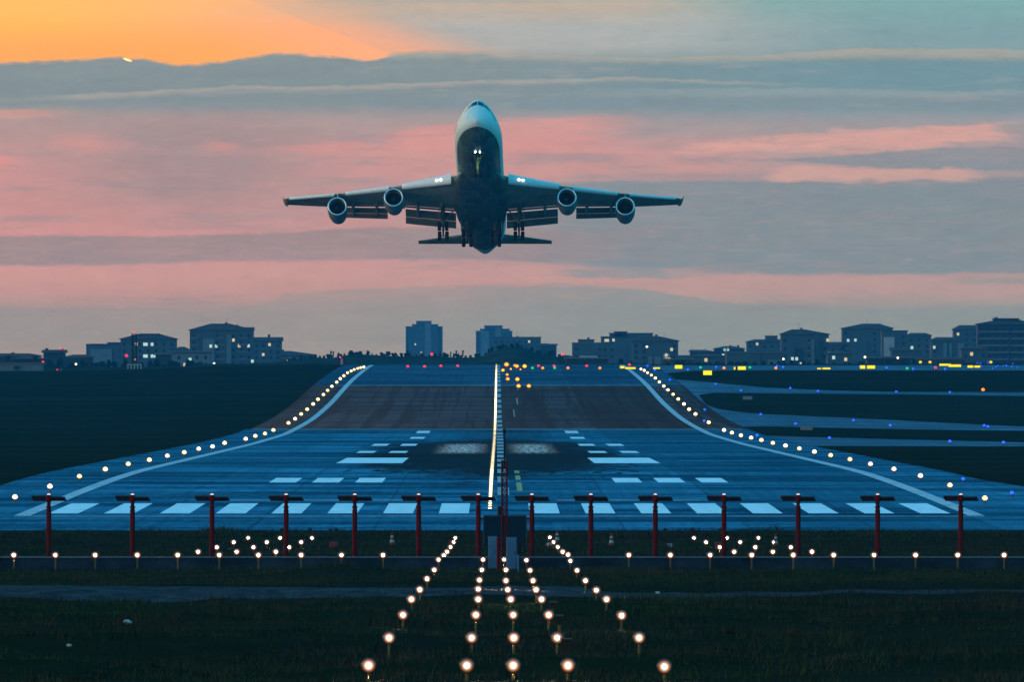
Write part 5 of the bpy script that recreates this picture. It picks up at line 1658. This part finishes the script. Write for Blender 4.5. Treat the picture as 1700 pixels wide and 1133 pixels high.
p = MB(); p.box(-.75, .75, -.75, .75, h - .58, h - .5)
for a in (-.65, -.2, .3, .65): p.tube((a, -.6, h - .5), (a, -.6, h + .0), .04, .04, 4)
p.build('platform', M_RED, rt)
for a in (-.45, .1):
    p = MB(); p.lathe([(.1, 0), (.17, .1), (.1, .25)], (a, -.62, h + .01), 'z', 8, True, True); p.build('top_lamp', M_REDL, rt)
p = MB(); p.lathe([(.1, 0), (.18, .1), (.1, .26)], (.25, -.75, at(0, 598, d)[2] - g0), 'z', 8, True, True); p.build('side_lamp', SMALL['orange'], rt)
# striped hut on the crest
d = 2350; xa, xb = at(561, 0, d)[0], at(573.5, 0, d)[0]; g0 = float(HG(xa, d)); zt = at(0, 595.5, d)[2] - g0; w = (xb - xa)
hu = thing('striped_hut', ((xa + xb) / 2, d, g0), 'small red and white checked equipment hut on the crest left of the runway', 'hut')
for k, mm in enumerate((M_RED, M_CW, M_RED)):
    p = MB(); p.box(-w / 2 + w / 3 * k + .004, -w / 2 + w / 3 * (k + 1) - .004, 0, 1.6, -.5, zt); p.build('wall', mm, hu)
p = MB(); p.box(-w / 2 - .1, w / 2 + .1, -.1, 1.7, zt + .01, zt + .15); p.build('roof', M_BOOM, hu)

# earth bank behind the crest, trees on it
def bank(d, pts, name, thickness):
    p = MB(); rings = []
    for px, py in pts:
        x = at(px, 0, d)[0]; z = at(0, py, d)[2]; g0 = float(H(d)) - .4
        rings.append([(x, d - thickness, g0), (x, d - thickness * .35, g0 + (z - g0) * .75), (x, d, z), (x, d + thickness * .4, g0 + (z - g0) * .7), (x, d + thickness, g0)])
    p.loft(rings); tag(p.build(name, mat('bank_scrub', (0.02, 0.024, 0.016), 1, spec=0, var=.5, scale=.08), None, True), kind='structure')


rnd = random.Random(11)
bank(2500, [(-400 + 25 * k, 606 - 3.5 * rnd.random() + (4.5 if -400 + 25 * k < 330 else 0)) for k in range(94)], 'hill', 40)
bank(3300, [(400, 606), (460, 601), (500, 597), (520, 593), (545, 595), (560, 593), (580, 589), (600, 588.5), (640, 591), (670, 592), (700, 591.5), (740, 593), (780, 594), (800, 592), (816, 585), (832, 579), (850, 576), (868, 578), (884, 584), (900, 590), (920, 591), (940, 597), (1000, 603), (1060, 606)], 'hill', 60)
kinds = {0: 'rounded dark tree', 1: 'broad dark tree', 2: 'slim dark tree'}
treepos = []
for px in np.arange(476, 800, 5.5):
    treepos.append((px + rnd.uniform(-4, 4), 3280, rnd.choice((0, 1, 1)), rnd.uniform(.12, .30)))
for px in np.arange(806, 950, 6):
    treepos.append((px + rnd.uniform(-3, 3), 3285, rnd.choice((0, 1, 1)), rnd.uniform(.14, .34)))
for px in list(np.arange(1085, 1200, 12)) + list(np.arange(1455, 1600, 13)) + list(np.arange(2, 340, 9)) + list(np.arange(960, 1085, 17)) + list(np.arange(1200, 1460, 13)) + list(np.arange(1600, 1720, 15)):
    treepos.append((px + rnd.uniform(-4, 4), 2950 + rnd.uniform(-40, 40), rnd.choice((0, 0, 1, 1)), rnd.uniform(.22, .5)))
for px in (553, 549, 676, 748, 757, 768): treepos.append((px, 3290, 2, rnd.uniform(.25, .36)))


def bank_z(px, d):
    if d > 3200:
        pts = [(400, 606), (460, 601), (500, 597), (520, 593), (545, 595), (560, 593), (580, 589), (600, 588.5), (640, 591), (670, 592), (700, 591.5), (740, 593), (780, 594), (800, 592), (816, 585), (832, 579), (850, 576), (868, 578), (884, 584), (900, 590), (920, 591), (940, 597), (1000, 603), (1060, 606)]
        return at(0, float(np.interp(px, [q[0] for q in pts], [q[1] for q in pts])), d)[2] - .4
    return float(H(d)) - .1


treepos.sort()
for k, (px, d, kd, sc) in enumerate(treepos):
    x = at(px, 0, d)[0]
    n_ = sum(1 for q in treepos[:k + 1] if q[2] == kd)
    spawn('tree%d' % kd, tree_protos[kd], (x, d, bank_z(px, d)), f'{kinds[kd]} on the skyline, {nth(n_)} of its shape from the left', None, sc)
    o = tree_protos[kd] if n_ == 1 else None

# ------------------------------------------------------------------ haze
hz = MB(); hz.box(-2600, 2600, -320, 7350, -16, 90)
hm = bpy.data.materials.new('haze_air'); hm.use_nodes = True
hm.node_tree.nodes.clear()
q = G(hm.node_tree); ho = q.n.new('ShaderNodeOutputMaterial'); pv = q.n.new('ShaderNodeVolumePrincipled')
pv.inputs['Color'].default_value = (0.02, 0.50, 1.0, 1); pv.inputs['Density'].default_value = 4.6e-5; pv.inputs['Anisotropy'].default_value = 0.1
q.l.new(pv.outputs[0], ho.inputs['Volume'])
tag(hz.build('haze', hm), kind='stuff')
